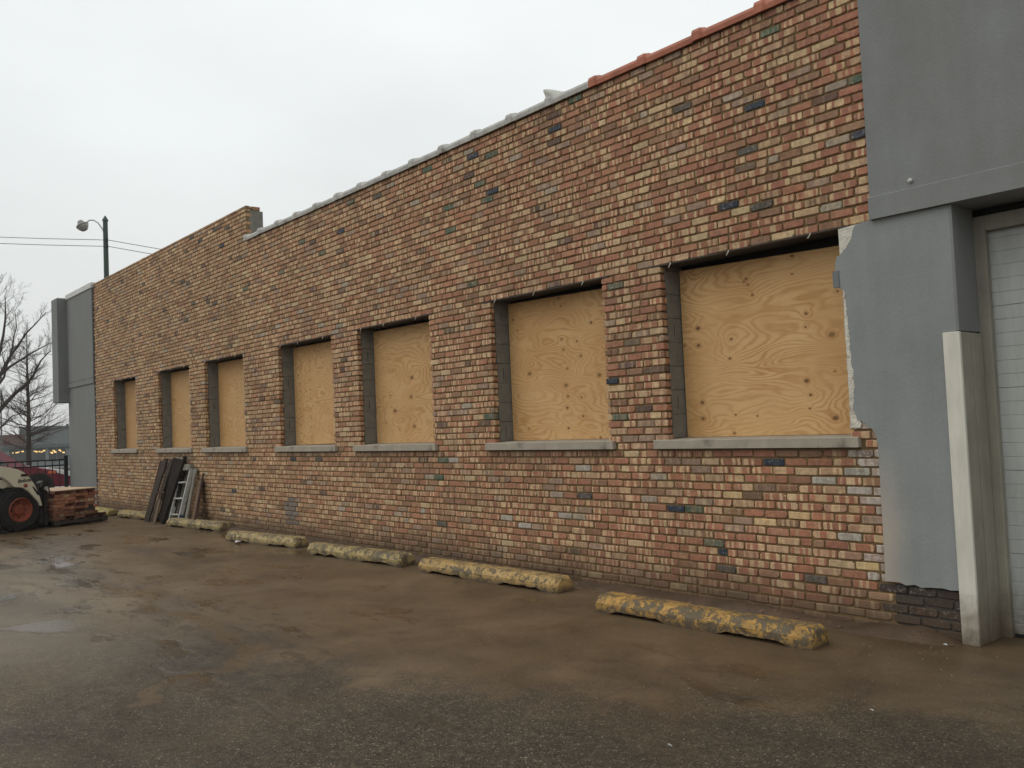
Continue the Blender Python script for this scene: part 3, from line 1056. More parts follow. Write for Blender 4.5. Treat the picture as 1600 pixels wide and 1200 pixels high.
for wi, (x0, x1) in enumerate(WIN):
    w = empty('window', (x0 + 12.0, 0.0, SZ1), parent=bld)
    base = Vector((x0, 0, SZ1))

    def wpart(mb, name, mat, smooth=False):
        mb.v = [(v[0] - base.x, v[1] - base.y, v[2] - base.z) for v in mb.v]
        return mb.obj(name, mat, w, smooth)

    # sill
    s = MB()
    sl, sr = x0 - 0.135 + rnd(-.005, .005), x1 + 0.072
    s.prism([(-0.033, SZ0 + .004), (-0.035, SZ1 - .006), (-0.028, SZ1 - .001), (0.085, SZ1 + .006), (0.262, SZ1 + .010), (0.262, SZ0 + .004)], sl, sr, 'x')
    wpart(s, 'sill', SILLM)
    # plywood: its own origin so that the grain is laid out in board metres
    tl = [2.722, 2.735, 2.73, 2.73, 2.735, 2.73, 2.73][wi]
    tr = [2.672, 2.700, 2.715, 2.72, 2.72, 2.72, 2.72][wi]
    bz = SZ1 + 0.012
    pb = MB()
    pb.prism([(0.0, 0.0), (x1 - x0 - .02, 0.0 if wi != 3 else 0.012), (x1 - x0 - .02, tr - bz), (0.0, tl - bz)], 0.0, 0.018, 'y')
    tone = [1.0, .97, .93, .95, .87, .84, .74][wi]
    o = pb.obj('plywood_board', mat_plywood(wi + 1, x0 + .01, bz, KN[wi], tone), w)
    o.location = (0.010, 0.236, bz - SZ1)
    # blocks lining both jambs
    for side_ in (0, 1):
        z = SZ1 + 0.012
        ji = 0
        while z < HEADZ - 0.03:
            zt = min(z + 0.198, HEADZ + .01)
            m_ = MB()
            xa, xb = (x0 - 0.040, x0 - 0.002) if side_ == 0 else (x1 + 0.002, x1 + 0.040)
            ya, yb = 0.070, 0.288
            if side_ == 0 and zt - z > .15:
                # sash groove cut in the exposed end
                g0, g1, h0, h1 = 0.142, 0.152, z + .04, zt - .05
                if (ji + wi) % 3 == 1:
                    m_.box(xa, xb, ya, g0, z, zt)
                    m_.box(xa, xb, g1, yb, z, zt)
                    m_.box(xa, xb, g0, g1, z, h0)
                    m_.box(xa, xb, g0, g1, h1, zt)
                    m_.box(xa, xb - .02, g0, g1, h0, h1)
                else:
                    m_.box(xa, xb, ya, yb, z, zt, bev=.003)
            else:
                m_.box(xa, xb, ya, yb, z, zt, bev=.003)
            wpart(m_, 'concrete_block', BLOCK)
            z = zt + .003
            ji += 1
    # steel lintel angle and the dark soffit
    li = MB()
    li.box(x0 - 0.10, x1 + 0.08, -0.004, 0.066, HEADZ - 0.004, HEADZ + 0.0045)
    wpart(li, 'lintel', STEEL)
    so = MB().box(x0 - .04, x1 + .04, 0.069, 0.30, HEADZ + .006, HEADZ + .02)
    wpart(so, 'soffit', STEEL)
    # little white ties left hanging under the lintel
    for t in (0.06, 0.42, 0.86):
        tx = x0 + (x1 - x0) * t + rnd(-.04, .04)
        tm = MB()
        tm.tube([(tx, -0.006, HEADZ + .004), (tx + .004, -0.016, HEADZ - .006), (tx - .004, -0.018, HEADZ - .020), (tx - .018, -0.012, HEADZ - .030)], .0042, 5)
        wpart(tm, 'tie', WHITE)

# ------------------------------------------------------------------ grey stucco on the right
up = MB().prism([(XR, 2.907), (1.2, 2.907), (1.2, 4.63), (XR, 4.63)], -0.022, 0.30, 'y')
bpart(up, 'upper_stucco', ST_UP)
bpart(MB().box(XR - .01, 1.22, -0.05, 0.33, 4.632, 4.68, bev=.01), 'parapet_flashing', METAL)
ledge = MB().prism([(-0.052, 2.752), (-0.050, 2.898), (-0.024, 2.909), (0.34, 2.905), (0.34, 2.752)], -2.942, 1.2, 'x')
bpart(ledge, 'stucco_ledge', ST_UP)
JAG = [(-2.929, 2.750), (-3.005, 2.757), (-3.062, 2.743), (-3.089, 2.691), (-3.112, 2.629), (-3.157, 2.584), (-3.188, 2.553), (-3.213, 2.55), (-3.223, 2.525), (-3.223, 2.453), (-3.22, 2.337), (-3.202, 2.327), (-3.165, 2.317), (-3.155, 2.103), (-3.148, 1.837), (-3.136, 1.66), (-3.156, 1.486), (-3.128, 1.419), (-3.075, 1.387), (-3.023, 1.342), (-2.999, 1.286), (-2.993, 1.179), (-2.993, 0.965), (-2.998, 0.335)]
edge = []
rj = random.Random(5)
for (a, b), (c_, d_) in zip(JAG[:-1], JAG[1:]):
    L = math.hypot(c_ - a, d_ - b)
    nn = max(1, int(L / 0.018))
    for q in range(nn):
        t = q / nn
        amp = 0.0055 if b > 1.25 else 0.0015
        edge.append((a + (c_ - a) * t + rj.uniform(-amp, amp), b + (d_ - b) * t + rj.uniform(-amp, amp) * .5))
edge.append(JAG[-1])
bot = [(-2.90, .338), (-2.86, .322), (-2.80, .333), (-2.76, .318), (-2.70, .326), (-2.62, .330), (-2.57, .322), (-2.50, .330), (-2.435, .328)]
outline = edge + bot + [(-2.435, 2.7495)]
pil = MB().prism(outline, -0.017, 0.014, 'y')
bpart(pil, 'stucco_pilaster', ST_LOW)
# solid pier that carries it, and its return into the garage opening
bpart(MB().box(-2.93, -2.436, 0.0145, 0.29, 0.347, 2.749), 'pier_core', BLOCK)
ret = MB().box(-2.4345, -2.418, -0.0165, 0.29, 1.952, 2.749)
bpart(ret, 'reveal_stucco', ST_UP)
# torn white foam board and flaked render along the ragged edge
fm = MB()
fo = [(-3.192, 2.742), (-3.02, 2.752), (-2.99, 2.70), (-3.08, 2.60), (-3.19, 2.53)]
fm.prism(fo, -0.009, 0.010, 'y')
bpart(fm, 'foam_board', FOAM)
strip = []
for i in range(40):
    z = 2.40 - (2.40 - 1.36) * i / 39
    strip.append((-3.186 + rj.uniform(0, .006), z))
for i in range(40):
    z = 1.36 + (2.40 - 1.36) * i / 39
    strip.append((-3.110 + rj.uniform(-.01, .01), z))
bpart(MB().prism(strip, -0.0105, 0.0, 'y'), 'flaked_render', FOAM)
bpart(MB().box(-3.245, -3.200, -0.024, -0.006, 2.337, 2.452), 'flashing_tab', FLASH)

# white guard boards round the garage corner, door frame, door
bpart(MB().box(-2.512, -2.407, -0.042, -0.018, 0.0, 1.945, bev=.003), 'guard_board', WHITE)
bpart(MB().box(-2.4345, -2.408, -0.0165, 0.125, 0.0, 1.943, bev=.003), 'reveal_board', CREAM)
bpart(MB().box(-2.4345, -2.405, 0.130, 0.285, 0.0, 1.940, bev=.003), 'reveal_board', CREAM)
fr = MB()
fr.box(-2.430, -2.350, 0.292, 0.345, 0.0, 2.70, bev=.004)
fr.box(-2.350, 0.50, 0.292, 0.345, 2.60, 2.70, bev=.004)
fr.box(0.50, 0.64, 0.292, 0.345, 0.0, 2.70, bev=.004)
bpart(fr, 'door_frame', CREAM)
bpart(MB().box(-2.46, 1.2, 0.35, 0.42, 2.60, 2.75), 'door_header', DARKIN)
gd = empty('garage_door', (-2.36 + 12.0, 0.352, 0.0), parent=bld)
nb = 5
ph = 2.64 / nb
for i in range(nb):
    mb = MB()
    z0 = i * ph
    ribs = 6
    pr = []
    for r_ in range(ribs):
        a = z0 + ph * r_ / ribs
        b = z0 + ph * (r_ + 1) / ribs
        pr += [(0.0, a + .003), (0.0, b - .004), (0.0035, b - .002), (0.0035, b)]
    pts = pr + [(0.04, z0 + ph), (0.04, z0)]
    mb.prism(pts, 0.0, 2.90, 'x')
    o = mb.obj('door_panel', DOORM, gd)
bpart(MB().box(-2.345, 0.49, 0.335, 0.350, 0.0, 0.022), 'door_seal', BLACK)
bpart(MB().box(0.64, 1.2, -0.017, 0.29, 0.0, 2.749), 'right_pier', ST_LOW)
bpart(MB().box(-2.46, 1.2, 0.42, 12.0, 0.0, 4.35), 'garage_shell', DARKIN)
bpart(MB().box(1.2, 1.24, 0.0, 12.0, 0.0, 4.5), 'end_wall', ST_UP)

# ------------------------------------------------------------------ grey wing at the far end
wg = MB()
wg.prism([(-23.50, 0.0), (-21.30, 0.0), (-21.30, 2.80), (-23.50, 2.80)], -0.004, 0.34, 'y')
bpart(wg, 'wing_base', ST_WING)
wg = MB().prism([(-23.42, 2.801), (-21.272, 2.801), (-21.272, 4.94), (-23.42, 4.94)], -0.03, 0.34, 'y')
bpart(wg, 'wing_stucco', ST_WING)
bpart(MB().box(-23.40, -21.262, -0.036, 0.34, 2.925, 2.933), 'stucco_joint', FLASH)
bpart(MB().box(-23.43, -21.24, -0.055, 0.40, 4.942, 5.075, bev=.012), 'wing_coping', METAL)
bpart(MB().box(-21.295, -21.245, -0.001, 0.088, 0.0, 4.94), 'raw_edge', STEEL)
bx = MB().box(-23.96, -23.423, -0.245, 9.0, 2.46, 5.0, bev=.01)
bpart(bx, 'projecting_fascia', ST_WING)
bpart(MB().box(-23.965, -23.418, -0.249, 9.0, 2.725, 2.737), 'fascia_joint', FLASH)
bpart(MB().box(-23.965, -23.418, -0.249, 9.0, 4.735, 4.747), 'fascia_joint', FLASH)
for zz in (4.52, 2.86):
    bpart(MB().box(-24.14, -23.955, -0.20, -0.18, zz, zz + .025), 'bracket', BLACK)
bpart(MB().box(-23.50, -23.3, 0.342, 12.0, 0.0, 4.4), 'front_wall', ST_WING)


# ------------------------------------------------------------------ parking stops
def stop_mesh(L, seed):
    n = 110
    sect = [(-.118, 0.0), (-.119, .035), (-.118, .074), (-.097, .101), (-.075, .129), (-.04, .132), (0.0, .133), (.04, .132), (.075, .129), (.097, .101), (.118, .074), (.119, .035), (.118, 0.0)]
    ns = len(sect)
    vs, fs = [], []
    for i in range(n + 1):
        t = i / n
        x = (t - .5) * L
        endd = min(t, 1 - t) * L
        sh = 1.0 - 0.16 * max(0, 1 - endd / 0.03)
        slot = 0.0
        for cx_ in (-.30, .30):
            dd_ = abs(x - cx_ * L * .9) - .15 * L
            slot = max(slot, min(1, max(0, -dd_ / .09)))
        slot *= .026 + .016 * nz(x * 9, seed)
        for j, (y, z) in enumerate(sect):
            q = 1 + .012 * nz(x * 5, y * 20 + seed * 5, z * 20)
            yy, zz = y * sh * q, z * (sh if z > .05 else 1)
            yy += .0020 * nz(x * 38, j * 1.7, seed)
            zz += .0020 * nz(x * 38 + 40, j * 1.7, seed) * (1 if z > .02 else 0)
            ch = nz(x * 5.5 + 9, j * .9, seed * 3)
            if ch > .40 and 0 < j < ns - 1:
                yy *= 1 - (ch - .40) * .4
                zz *= 1 - (ch - .40) * .3
            if j in (0, 1, ns - 1, ns - 2):
                zz = max(zz, slot + (.0 if j in (0, ns - 1) else .012)) + .006 * max(0, nz(x * 30, seed))
            vs.append((x, yy, zz))
    for i in range(n):
        for j in range(ns - 1):
            a = i * ns + j
            fs.append((a, a + 1, a + ns + 1, a + ns))
        a = i * ns
        fs.append((a + ns - 1, a, a + ns, a + 2 * ns - 1))
    for e0 in (0, n * ns):
        c0 = len(vs)
        x = -L / 2 - .012 if e0 == 0 else L / 2 + .012
        vs.append((x, 0, .055))
        for j in range(ns):
            a, b = e0 + j, e0 + (j + 1) % ns
            fs.append((a, c0, b) if e0 == 0 else (b, c0, a))
    mb = MB()
    mb.raw(vs, fs)
    return mb


STOPS = [((-4.99, -.66), (-3.12, -.645), .02, (0.44, 0.235, 0.040), 'bright yellow chipped parking stop below the largest boarded window, nearest the garage'),
         ((-7.79, -.43), (-5.74, -.37), .035, (0.44, 0.27, 0.07), 'faded yellow parking stop with a bare dark end, below the second window from the garage'),
         ((-10.06, -.53), (-8.19, -.39), .02, (0.40, 0.28, 0.08), 'grey and yellow parking stop below the third boarded window from the garage'),
         ((-12.42, -.59), (-10.68, -.38), .035, (0.40, 0.28, 0.085), 'pale yellow parking stop with a scrap of white litter at its foot'),
         ((-15.46, -.38), (-13.72, -.15), .02, (0.40, 0.285, 0.09), 'worn parking stop with a white scuffed top, standing right in front of the ladder'),
         ((-18.29, -.34), (-16.60, -.20), .03, (0.42, 0.29, 0.08), 'ochre parking stop lying just left of the leaning dark boards'),
         ((-20.45, -.48), (-18.66, -.42), .05, (0.40, 0.30, 0.06), 'parking stop mostly hidden behind the pallet of bricks')]
for i, (a, b, cov, pc, lab) in enumerate(STOPS):
    L = math.hypot(b[0] - a[0], b[1] - a[1])
    o = stop_mesh(L, i * 2.7 + 1).obj('parking_stop', mat_stop(cov, pc, i + 1), smooth=False,
                                      loc=((a[0] + b[0]) / 2, (a[1] + b[1]) / 2, 0.0), rotz=math.atan2(b[1] - a[1], b[0] - a[0]))
    o.data.polygons.foreach_set('use_smooth', [True] * len(o.data.polygons))
    o.data.set_sharp_from_angle(angle=math.radians(22))
    tag(o, lab, 'parking stop', 'concrete parking stops along the brick wall')

# ------------------------------------------------------------------ boards and ladder leaning on the wall
WOOD_D = simple('wet_dark_timber', (0.050, 0.038, 0.029), 0.85, 0.4, 9, bump=.3, spec=.15)
WOOD_K = simple('charred_timber', (0.024, 0.019, 0.016), 0.9, 0.4, 9, bump=.3, spec=.12)
WOOD_G = simple('weathered_grey_timber', (0.17, 0.155, 0.125), 0.75, 0.35, 9, bump=.3, dirt=(0.07, 0.05, 0.035), dirt_amt=.06)
WOOD_B = simple('brown_timber', (0.13, 0.08, 0.045), 0.7, 0.3, 9, bump=.3)
RUST = simple('rusty_iron', (0.055, 0.026, 0.018), 0.8, 0.4, 15, bump=.3)
ALU = simple('dull_aluminium', (0.36, 0.355, 0.32), 0.5, 0.3, 12, dirt=(0.16, 0.13, 0.10), dirt_amt=.06)
BLUEP = simple('blue_paint', (0.03, 0.05, 0.14), 0.5, 0.2, 9)


def lean_matrix(base, top):
    """local z runs from base to top, local x along the wall"""
    base, top = Vector(base), Vector(top)
    z = (top - base).normalized()
    x = Vector((1, 0, 0))
    x = (x - z * x.dot(z)).normalized()
    y = z.cross(x)
    m = Matrix((x, y, z)).transposed().to_4x4()
    m.translation = base
    return m, (top - base).length


def plank(name, bx_, by_, tx, ty, tz, w_, th, mat, label, cat, grp=None, bz_=0.0):
    m, L = lean_matrix((bx_, by_, bz_), (tx, ty, tz))
    mb = MB().box(-w_ / 2, w_ / 2, -th / 2, th / 2, 0, L, bev=.004)
    o = mb.obj(name, mat)
    o.matrix_world = m
    return tag(o, label, cat, grp)


GL = 'dark boards leaning against the brick wall'
plank('leaning_board', -16.88, -.36, -16.80, -.040, 1.07, .17, .028, WOOD_D, 'outermost left of the dark boards leaning on the wall, next to the thin iron frame', 'board', GL)
plank('leaning_board', -16.66, -.41, -16.60, -.060, 1.12, .17, .03, WOOD_D, 'second dark plank of the leaning boards, overlapping the one at the far side', 'board', GL)
plank('leaning_board', -16.45, -.38, -16.35, -.050, 1.09, .17, .03, WOOD_D, 'third dark plank of the leaning boards, beside the black panel', 'board', GL)
plank('black_plywood_sheet', -16.08, -.30, -15.98, -.035, 1.11, .66, .03, WOOD_K, 'wide black panel leaning on the wall between the dark planks and the ladder', 'panel', GL)
plank('leaning_strip', -15.88, -.40, -15.66, -.05, 1.16, .07, .05, WOOD_K, 'narrow black post leaning in front of the black panel, beside the ladder', 'board', GL)
plank('leaning_offcut', -16.02, -.50, -16.10, -.36, .42, .10, .02, WOOD_B, 'short brown wooden offcut standing in front of the black panel', 'board')
plank('leaning_board', -15.08, -.30, -15.23, -.03, .95, .10, .03, WOOD_G, 'weathered grey board with blue paint leaning just right of the ladder', 'board')
plank('leaning_board', -14.86, -.24, -15.02, -.03, .76, .20, .02, WOOD_B, 'short brown board leaning between the grey board and the rusty bar', 'board')
plank('leaning_bar', -14.62, -.33, -14.90, -.03, .87, .035, .03, RUST, 'thin rusty iron bar leaning against the wall, right of the ladder', 'bar')
# thin iron frame at the far side
m, L = lean_matrix((-17.08, -.30, 0.0), (-16.98, -.025, 1.08))
t = empty('iron_window_guard')
t.matrix_world = m
tag(t, 'narrow rusty iron window guard leaning at the left of the dark boards', 'window guard')
MB().box(-.02, .02, -.015, .015, 0, L, bev=.003).obj('upright', RUST, t)
MB().box(.2, .23, -.015, .015, 0, L, bev=.003).obj('upright', RUST, t)
MB().box(.021, .199, -.012, .012, L - .03, L, bev=.003).obj('crossbar', RUST, t)
MB().box(.021, .199, -.012, .012, .45, .48, bev=.003).obj('crossbar', RUST, t)
m, L = lean_matrix((-16.3, -.46, .52), (-15.95, -.46, .54))
o = MB().box(-.20, .20, -.012, .012, 0.50, .53, bev=.003).obj('cross_batten', RUST)
o.location = (-16.18, -.31, .02)
tag(o, 'reddish batten lying across the leaning boards at half their height', 'batten')
# stepladder
m, L = lean_matrix((-15.50, -.33, 0.0), (-15.55, -.05, .97))
lad = empty('ladder')
lad.matrix_world = m
tag(lad, 'short paint-spattered grey stepladder leaning folded against the brick wall', 'ladder')
for sx in (-.23, .20):
    MB().box(sx - .022, sx + .022, -.035, .035, 0, L - .03, bev=.004).obj('rail', ALU, lad)
for zz in (.16, .44, .72):
    MB().box(-.206, .176, -.045, .045, zz, zz + .028, bev=.004).obj('rung', ALU, lad)
for sx in (-.16, .12):
    mb = MB().box(sx - .018, sx + .018, .05, .085, .03, L - .05, bev=.003)
    mb.obj('rear_rail', WOOD_G, lad)
MB().prism([(-.25, L - .06), (-.25, L), (-.19, L + .05), (.15, L + .05), (.22, L), (.22, L - .06)], -.04, .09, 'y').obj('top_cap', WOOD_G, lad)
MB().box(.225, .232, -.03, .03, .05, .17).obj('paint_patch', BLUEP, lad)['label'] = 'blue paint patch'

# ------------------------------------------------------------------ pallet of bricks on the forks
HD = Vector((-.33, .944, 0)).normalized()
ANG = math.atan2(HD.y, HD.x)
ORG = Vector((-17.145, -2.345, 0)) + Vector((-HD.y, HD.x, 0)) * 0.75     # local y=-0.75 is the side seen
ML = Matrix.Translation(ORG) @ Matrix.Rotation(ANG, 4, 'Z')
PW = simple('pallet_timber', (0.045, 0.036, 0.028), 0.8, 0.3, 8, bump=.3)
pal = empty('wooden_pallet', ML @ Vector((1.15, -.15, 0)), ANG)
tag(pal, 'dark wooden pallet on the loader forks under the stack of bricks', 'pallet')
for yy in (-.56, -.02, .5):
    MB().box(-.54, .50, yy - .045, yy + .045, .035, .085, bev=.004).obj('stringer', PW, pal)
for q in range(6):
    xx = -.50 + q * .19
    MB().box(xx - .06, xx + .06, -.60, .55, .0865, .106, bev=.003).obj('plank', PW, pal)
for q in range(3):
    xx = -.48 + q * .46
    MB().box(xx - .05, xx + .05, -.60, .55, .012, .0335, bev=.003).obj('plank', PW, pal)

stk = empty('brick_stack', ML @ Vector((1.15, -.15, .108)), ANG)
tag(stk, 'stack of loose red salvaged bricks on the pallet carried by the loader', 'brick stack')
protos = []
for q in range(22):
    mb = MB()
    r_ = random.random()
    c_ = jit((0.33, 0.13, 0.075), .25) if r_ < .7 else (jit((0.40, 0.27, 0.17), .2) if r_ < .88 else jit((0.05, 0.035, 0.03), .3))
    brick_geo(mb, -.098, .098, 0, .056, -.046, .092, (*c_, .3), (*jit((.42, .27, .16)), rnd(0, .6)), random.random() * 40)
    protos.append(mb.mesh('brick', BRICK))
rows = 9
for r_ in range(rows):
    head = r_ % 2 == 1
    nx, ny = (9, 6) if head else (4, 12)
    px, py = (.0945, .2) if head else (.2, .0965)
    x0_, y0_ = (-.49, -.49) if head else (-.44, -.54)
    for i in range(nx + (1 if r_ == 0 else 0)):
        for j in range(ny):
            if not (i == 0 or i >= nx - 1 or j == 0 or j == ny - 1 or r_ == rows - 1):
                continue
            if i >= nx and j % 2:
                continue
            o = bpy.data.objects.new('brick', random.choice(protos))
            COL.objects.link(o)
            o.parent = stk
            o.location = (x0_ + i * px + rnd(-.005, .005) + (.02 if i >= nx else 0), y0_ + j * py + rnd(-.012, .004), r_ * .0575 + .001)
            o.rotation_euler.z = rnd(-.03, .03) + (math.pi / 2 if head else 0) + (math.pi if random.random() < .5 else 0)
MB().box(-.53, .33, -.60, .58, rows * .0575 + .002, rows * .0575 + .018, bev=.003).obj('cover_board', simple('pale_cover_board', (0.50, 0.36, 0.24), .7, .15, 4), None)
cb_ = bpy.data.objects['cover_board']
cb_.location = ML @ Vector((1.15, -.15, .108))
cb_.rotation_euler.z = ANG
tag(cb_, 'thin pale plywood sheet lying on top of the stack of bricks', 'board')

# ------------------------------------------------------------------ skid steer loader
LW = simple('loader_cream_paint', (0.60, 0.565, 0.44), .45, .08, 4, dirt=(0.26, 0.22, 0.16), dirt_amt=-.02)
RUB = simple('tyre_rubber', (0.016, 0.015, 0.014), .85, .3, 9, bump=.3)
RIM = simple('orange_rim', (0.24, 0.060, 0.032), .55, .25, 8, dirt=(0.07, 0.04, 0.03), dirt_amt=.05)
DKST = simple('grimy_black_steel', (0.018, 0.016, 0.015), .6, .4, 9)
GLS = mat_glass_dark('cab_glass')
ldr = empty('skid_steer_loader', ORG, ANG)
tag(ldr, 'cream skid steer loader with orange rims carrying a pallet of bricks on forks', 'loader')
# chassis
MB().prism([(-1.25, .28), (.22, .24), (.34, .42), (.30, .62), (-.05, .92), (-1.25, .98)], -.46, .46, 'y').obj('body', DKST, ldr)
MB().prism([(-1.45, .42), (-1.20, .38), (-.52, .42), (-.40, .62), (-.32, .80), (-1.0, 1.02), (-1.50, 1.02)], -.56, -.464, 'y').obj('side_panel', LW, ldr)
MB().prism([(-1.45, .42), (-1.20, .38), (-.52, .42), (-.40, .62), (-.32, .80), (-1.0, 1.02), (-1.50, 1.02)], .464, .56, 'y').obj('side_panel', LW, ldr)
MB().prism([(-1.75, .45), (-1.255, .38), (-1.255, 1.15), (-1.70, 1.12)], -.56, .56, 'y').obj('engine_door', LW, ldr)
# cab: black cage
cab = MB()
for yy in (-.43, .43):
    cab.tube([(-1.15, yy, .98), (-1.12, yy, 2.02), (-.42, yy, 2.02), (-.30, yy, 1.50), (-.27, yy, .93)], .04, 6)
cab.tube([(-1.12, -.43, 2.02), (-1.12, .43, 2.02)], .04, 6)
cab.tube([(-.42, -.43, 2.02), (-.42, .43, 2.02)], .04, 6)
for q in range(5):
    xx = -1.0 + q * .13
    for yy in (-.43, .43):
        cab.box(xx, xx + .03, yy - .008, yy + .008, 1.0, 2.0)
cab.box(-1.14, -.40, -.43, .43, 2.03, 2.06)
cab.obj('cab_frame', BLACK, ldr)
MB().box(-1.13, -1.11, -.40, .40, 1.2, 1.95).obj('rear_window', GLS, ldr)
MB().prism([(-1.0, 1.0), (-.6, 1.0), (-.58, 1.08), (-.92, 1.12), (-.98, 1.5), (-1.06, 1.5)], -.22, .22, 'y').obj('seat', DKST, ldr)
# lift arms
ARM = [(-1.58, 1.02), (-1.62, 1.30), (-1.40, 1.38), (-.90, 1.30), (-.34, 1.134), (-.178, 1.102), (-.06, 1.064), (.041, 1.012), (.13, .92), (.207, .812), (.27, .68), (.316, .548), (.350, .411),
       (.318, .415), (.30, .47), (.235, .55), (.147, .652), (.08, .71), (.014, .751), (-.06, .768), (-.13, .775), (-.22, .87), (-.343, .963), (-.9, 1.08), (-1.3, 1.08), (-1.40, 1.0)]
for y0, y1 in ((-.80, -.70), (.70, .80)):
    a = MB().prism(ARM, y0, y1, 'y').obj('lift_arm', LW, ldr)
    yo = y0 if y0 < 0 else y1
    sg = -1 if y0 < 0 else 1
    MB().prism([(.178, .752), (.200, .757), (.292, .640), (.290, .600), (.268, .605)], min(yo, yo + sg * .006), max(yo, yo + sg * .006), 'y').obj('slot', DKST, a)
    mm = Matrix.Translation((.059, yo, .782)) @ Matrix.Rotation(math.pi / 2, 4, 'X')
    MB().lathe([(.034, -.012), (.034, .014), (.018, .02)], 12, mm).obj('pivot_pin', RIM, a)
    MB().box(-.02, .10, min(yo, yo + sg * .02), max(yo, yo + sg * .02), .945, .985, bev=.008).obj('hose_clamp', BLACK, a)
for sg in (-1, 1):
    MB().tube([(-.30, sg * .66, .82), (.06, sg * .66, .79)], .045, 10).obj('tilt_cylinder', LW, ldr)
    MB().tube([(-1.35, sg * .62, .7), (-.75, sg * .66, 1.12)], .04, 10).obj('lift_cylinder', DKST, ldr)
    mm = Matrix.Translation((-.27, sg * .66, .83)) @ Matrix.Rotation(math.pi / 2, 4, 'X')
    MB().lathe([(.07, -.05), (.07, .05)], 14, mm).obj('pivot_hub', LW, ldr)
# lettering on the arm
fc = bpy.data.curves.new('lettering', 'FONT')
fc.body = 'Bobcat'
fc.size = .085
fc.extrude = .002
fc.shear = .25
fc.offset = .0015
tmp = bpy.data.objects.new('lettering', fc)
COL.objects.link(tmp)
bpy.context.view_layer.update()
dgx = bpy.context.evaluated_depsgraph_get()
me = bpy.data.meshes.new_from_object(tmp.evaluated_get(dgx))
bpy.data.objects.remove(tmp)
me.materials.clear()
me.materials.append(BLACK)
lt = bpy.data.objects.new('lettering', me)
COL.objects.link(lt)
lt.parent = ldr
lt.rotation_euler = (math.pi / 2, math.radians(-4), 0)
lt.location = (-.075, -.803, .838)
# wheels
for wx, wy in ((.01, -.62), (-1.02, -.62), (.01, .62), (-1.02, .62)):
    sg = -1 if wy < 0 else 1
    wh = empty('wheel', (wx, wy, .372), parent=ldr)
    rot = Matrix.Rotation(math.pi / 2, 4, 'X')
    ty = MB().lathe([(.215, -.125), (.245, -.132), (.315, -.130), (.352, -.105), (.360, -.05), (.360, .05), (.352, .105), (.315, .130), (.245, .132), (.215, .125), (.213, 0.0), (.215, -.125)], 36, rot, cap=False)
    for q in range(18):
        for s2 in (-1, 1):
            th = (q + (.5 if s2 > 0 else 0)) / 18 * 2 * math.pi
            mm = Matrix.Rotation(th, 4, 'Y') @ Matrix.Translation((.352, s2 * .062, 0)) @ Matrix.Rotation(s2 * .5, 4, 'X')
            ty.box(-.012, .018, -.07, .07, -.020, .020, mm)
    ty.obj('tyre', RUB, wh)
    f_ = sg
    rm = MB().lathe([(.212, -.12), (.212, .118), (.196, .130), (.185, .10), (.17, .055), (.10, .035), (.085, .07), (.06, .075), (.03, .075)], 28, Matrix.Rotation(-f_ * math.pi / 2, 4, 'X'))
    rm.obj('rim', RIM, wh)
    for q in range(8):
        th = q / 8 * 2 * math.pi
        mb = MB().lathe([(.012, 0), (.012, .02)], 6, Matrix.Translation((.13 * math.cos(th), sg * .048, .13 * math.sin(th))) @ Matrix.Rotation(-f_ * math.pi / 2, 4, 'X'))
        if sg < 0 and wx > -.5:
            mb.obj('wheel_nut', DKST, wh)
# fork carriage and forks
car_ = MB()
car_.box(.36, .44, -.70, .70, .10, .22)
car_.box(.36, .44, -.70, .70, .62, .74)
for yy in (-.66, -.30, .30, .66):
    car_.box(.375, .43, yy - .04, yy + .04, .2201, .6199)
car_.box(.44, .50, -.72, .72, .05, .70)
car_.obj('fork_carriage', DKST, ldr)
cb2 = MB().prism([(.36, .74), (.36, .80), (.42, .84), (.50, .82), (.52, .745)], -.74, -.60, 'y')
cb2.obj('hydraulic_block', DKST, ldr)
MB().tube([(.40, -.75, .80), (.33, -.79, .74), (.40, -.78, .66), (.52, -.76, .58), (.50, -.75, .74)], .014, 6).obj('hose', DKST, ldr)
MB().lathe([(.035, -.01), (.035, .012)], 10, Matrix.Translation((.47, -.745, .70)) @ Matrix.Rotation(math.pi / 2, 4, 'X')).obj('coupler', METAL, ldr)
for yy in (-.36, .30):
    MB().prism([(.505, .02), (.505, .62), (.545, .62), (.55, .11), (.56, .032), (1.66, .034), (1.70, .022), (1.66, .012), (.56, .012)], yy - .06, yy + .06, 'y').obj('fork', DKST, ldr)
    # the tines run inside the pallet
# ------------------------------------------------------------------ iron fence behind the loader
F0, F1 = Vector((-23.56, -.08, 0)), Vector((-23.60, -5.2, 0))
fd = (F1 - F0)
FL = fd.length
fang = math.atan2(fd.y, fd.x)
fe = empty('iron_fence', F0, fang)
tag(fe, 'black iron picket fence running from the grey wing out behind the loader', 'fence')
for xx in (0.0, 2.55, FL):
    MB().box(xx - .04, xx + .04, -.04, .04, 0, 1.16, bev=.004).obj('post', BLACK, fe)
    MB().box(xx - .048, xx + .048, -.048, .048, 1.161, 1.18, bev=.004).obj('post_cap', BLACK, fe)
for zz in (1.065, .93, .16):
    MB().box(.04, FL - .04, -.016, .016, zz, zz + .034).obj('rail', BLACK, fe)
pm = MB().box(-.009, .009, -.009, .009, 0.08, 1.10).mesh('picket', BLACK)
xx = .14
while xx < FL - .08:
    if abs(xx - 2.55) > .06:
        o = bpy.data.objects.new('picket', pm)
        COL.objects.link(o)
        o.parent = fe
        o.location = (xx, .0, 0)
    xx += .158


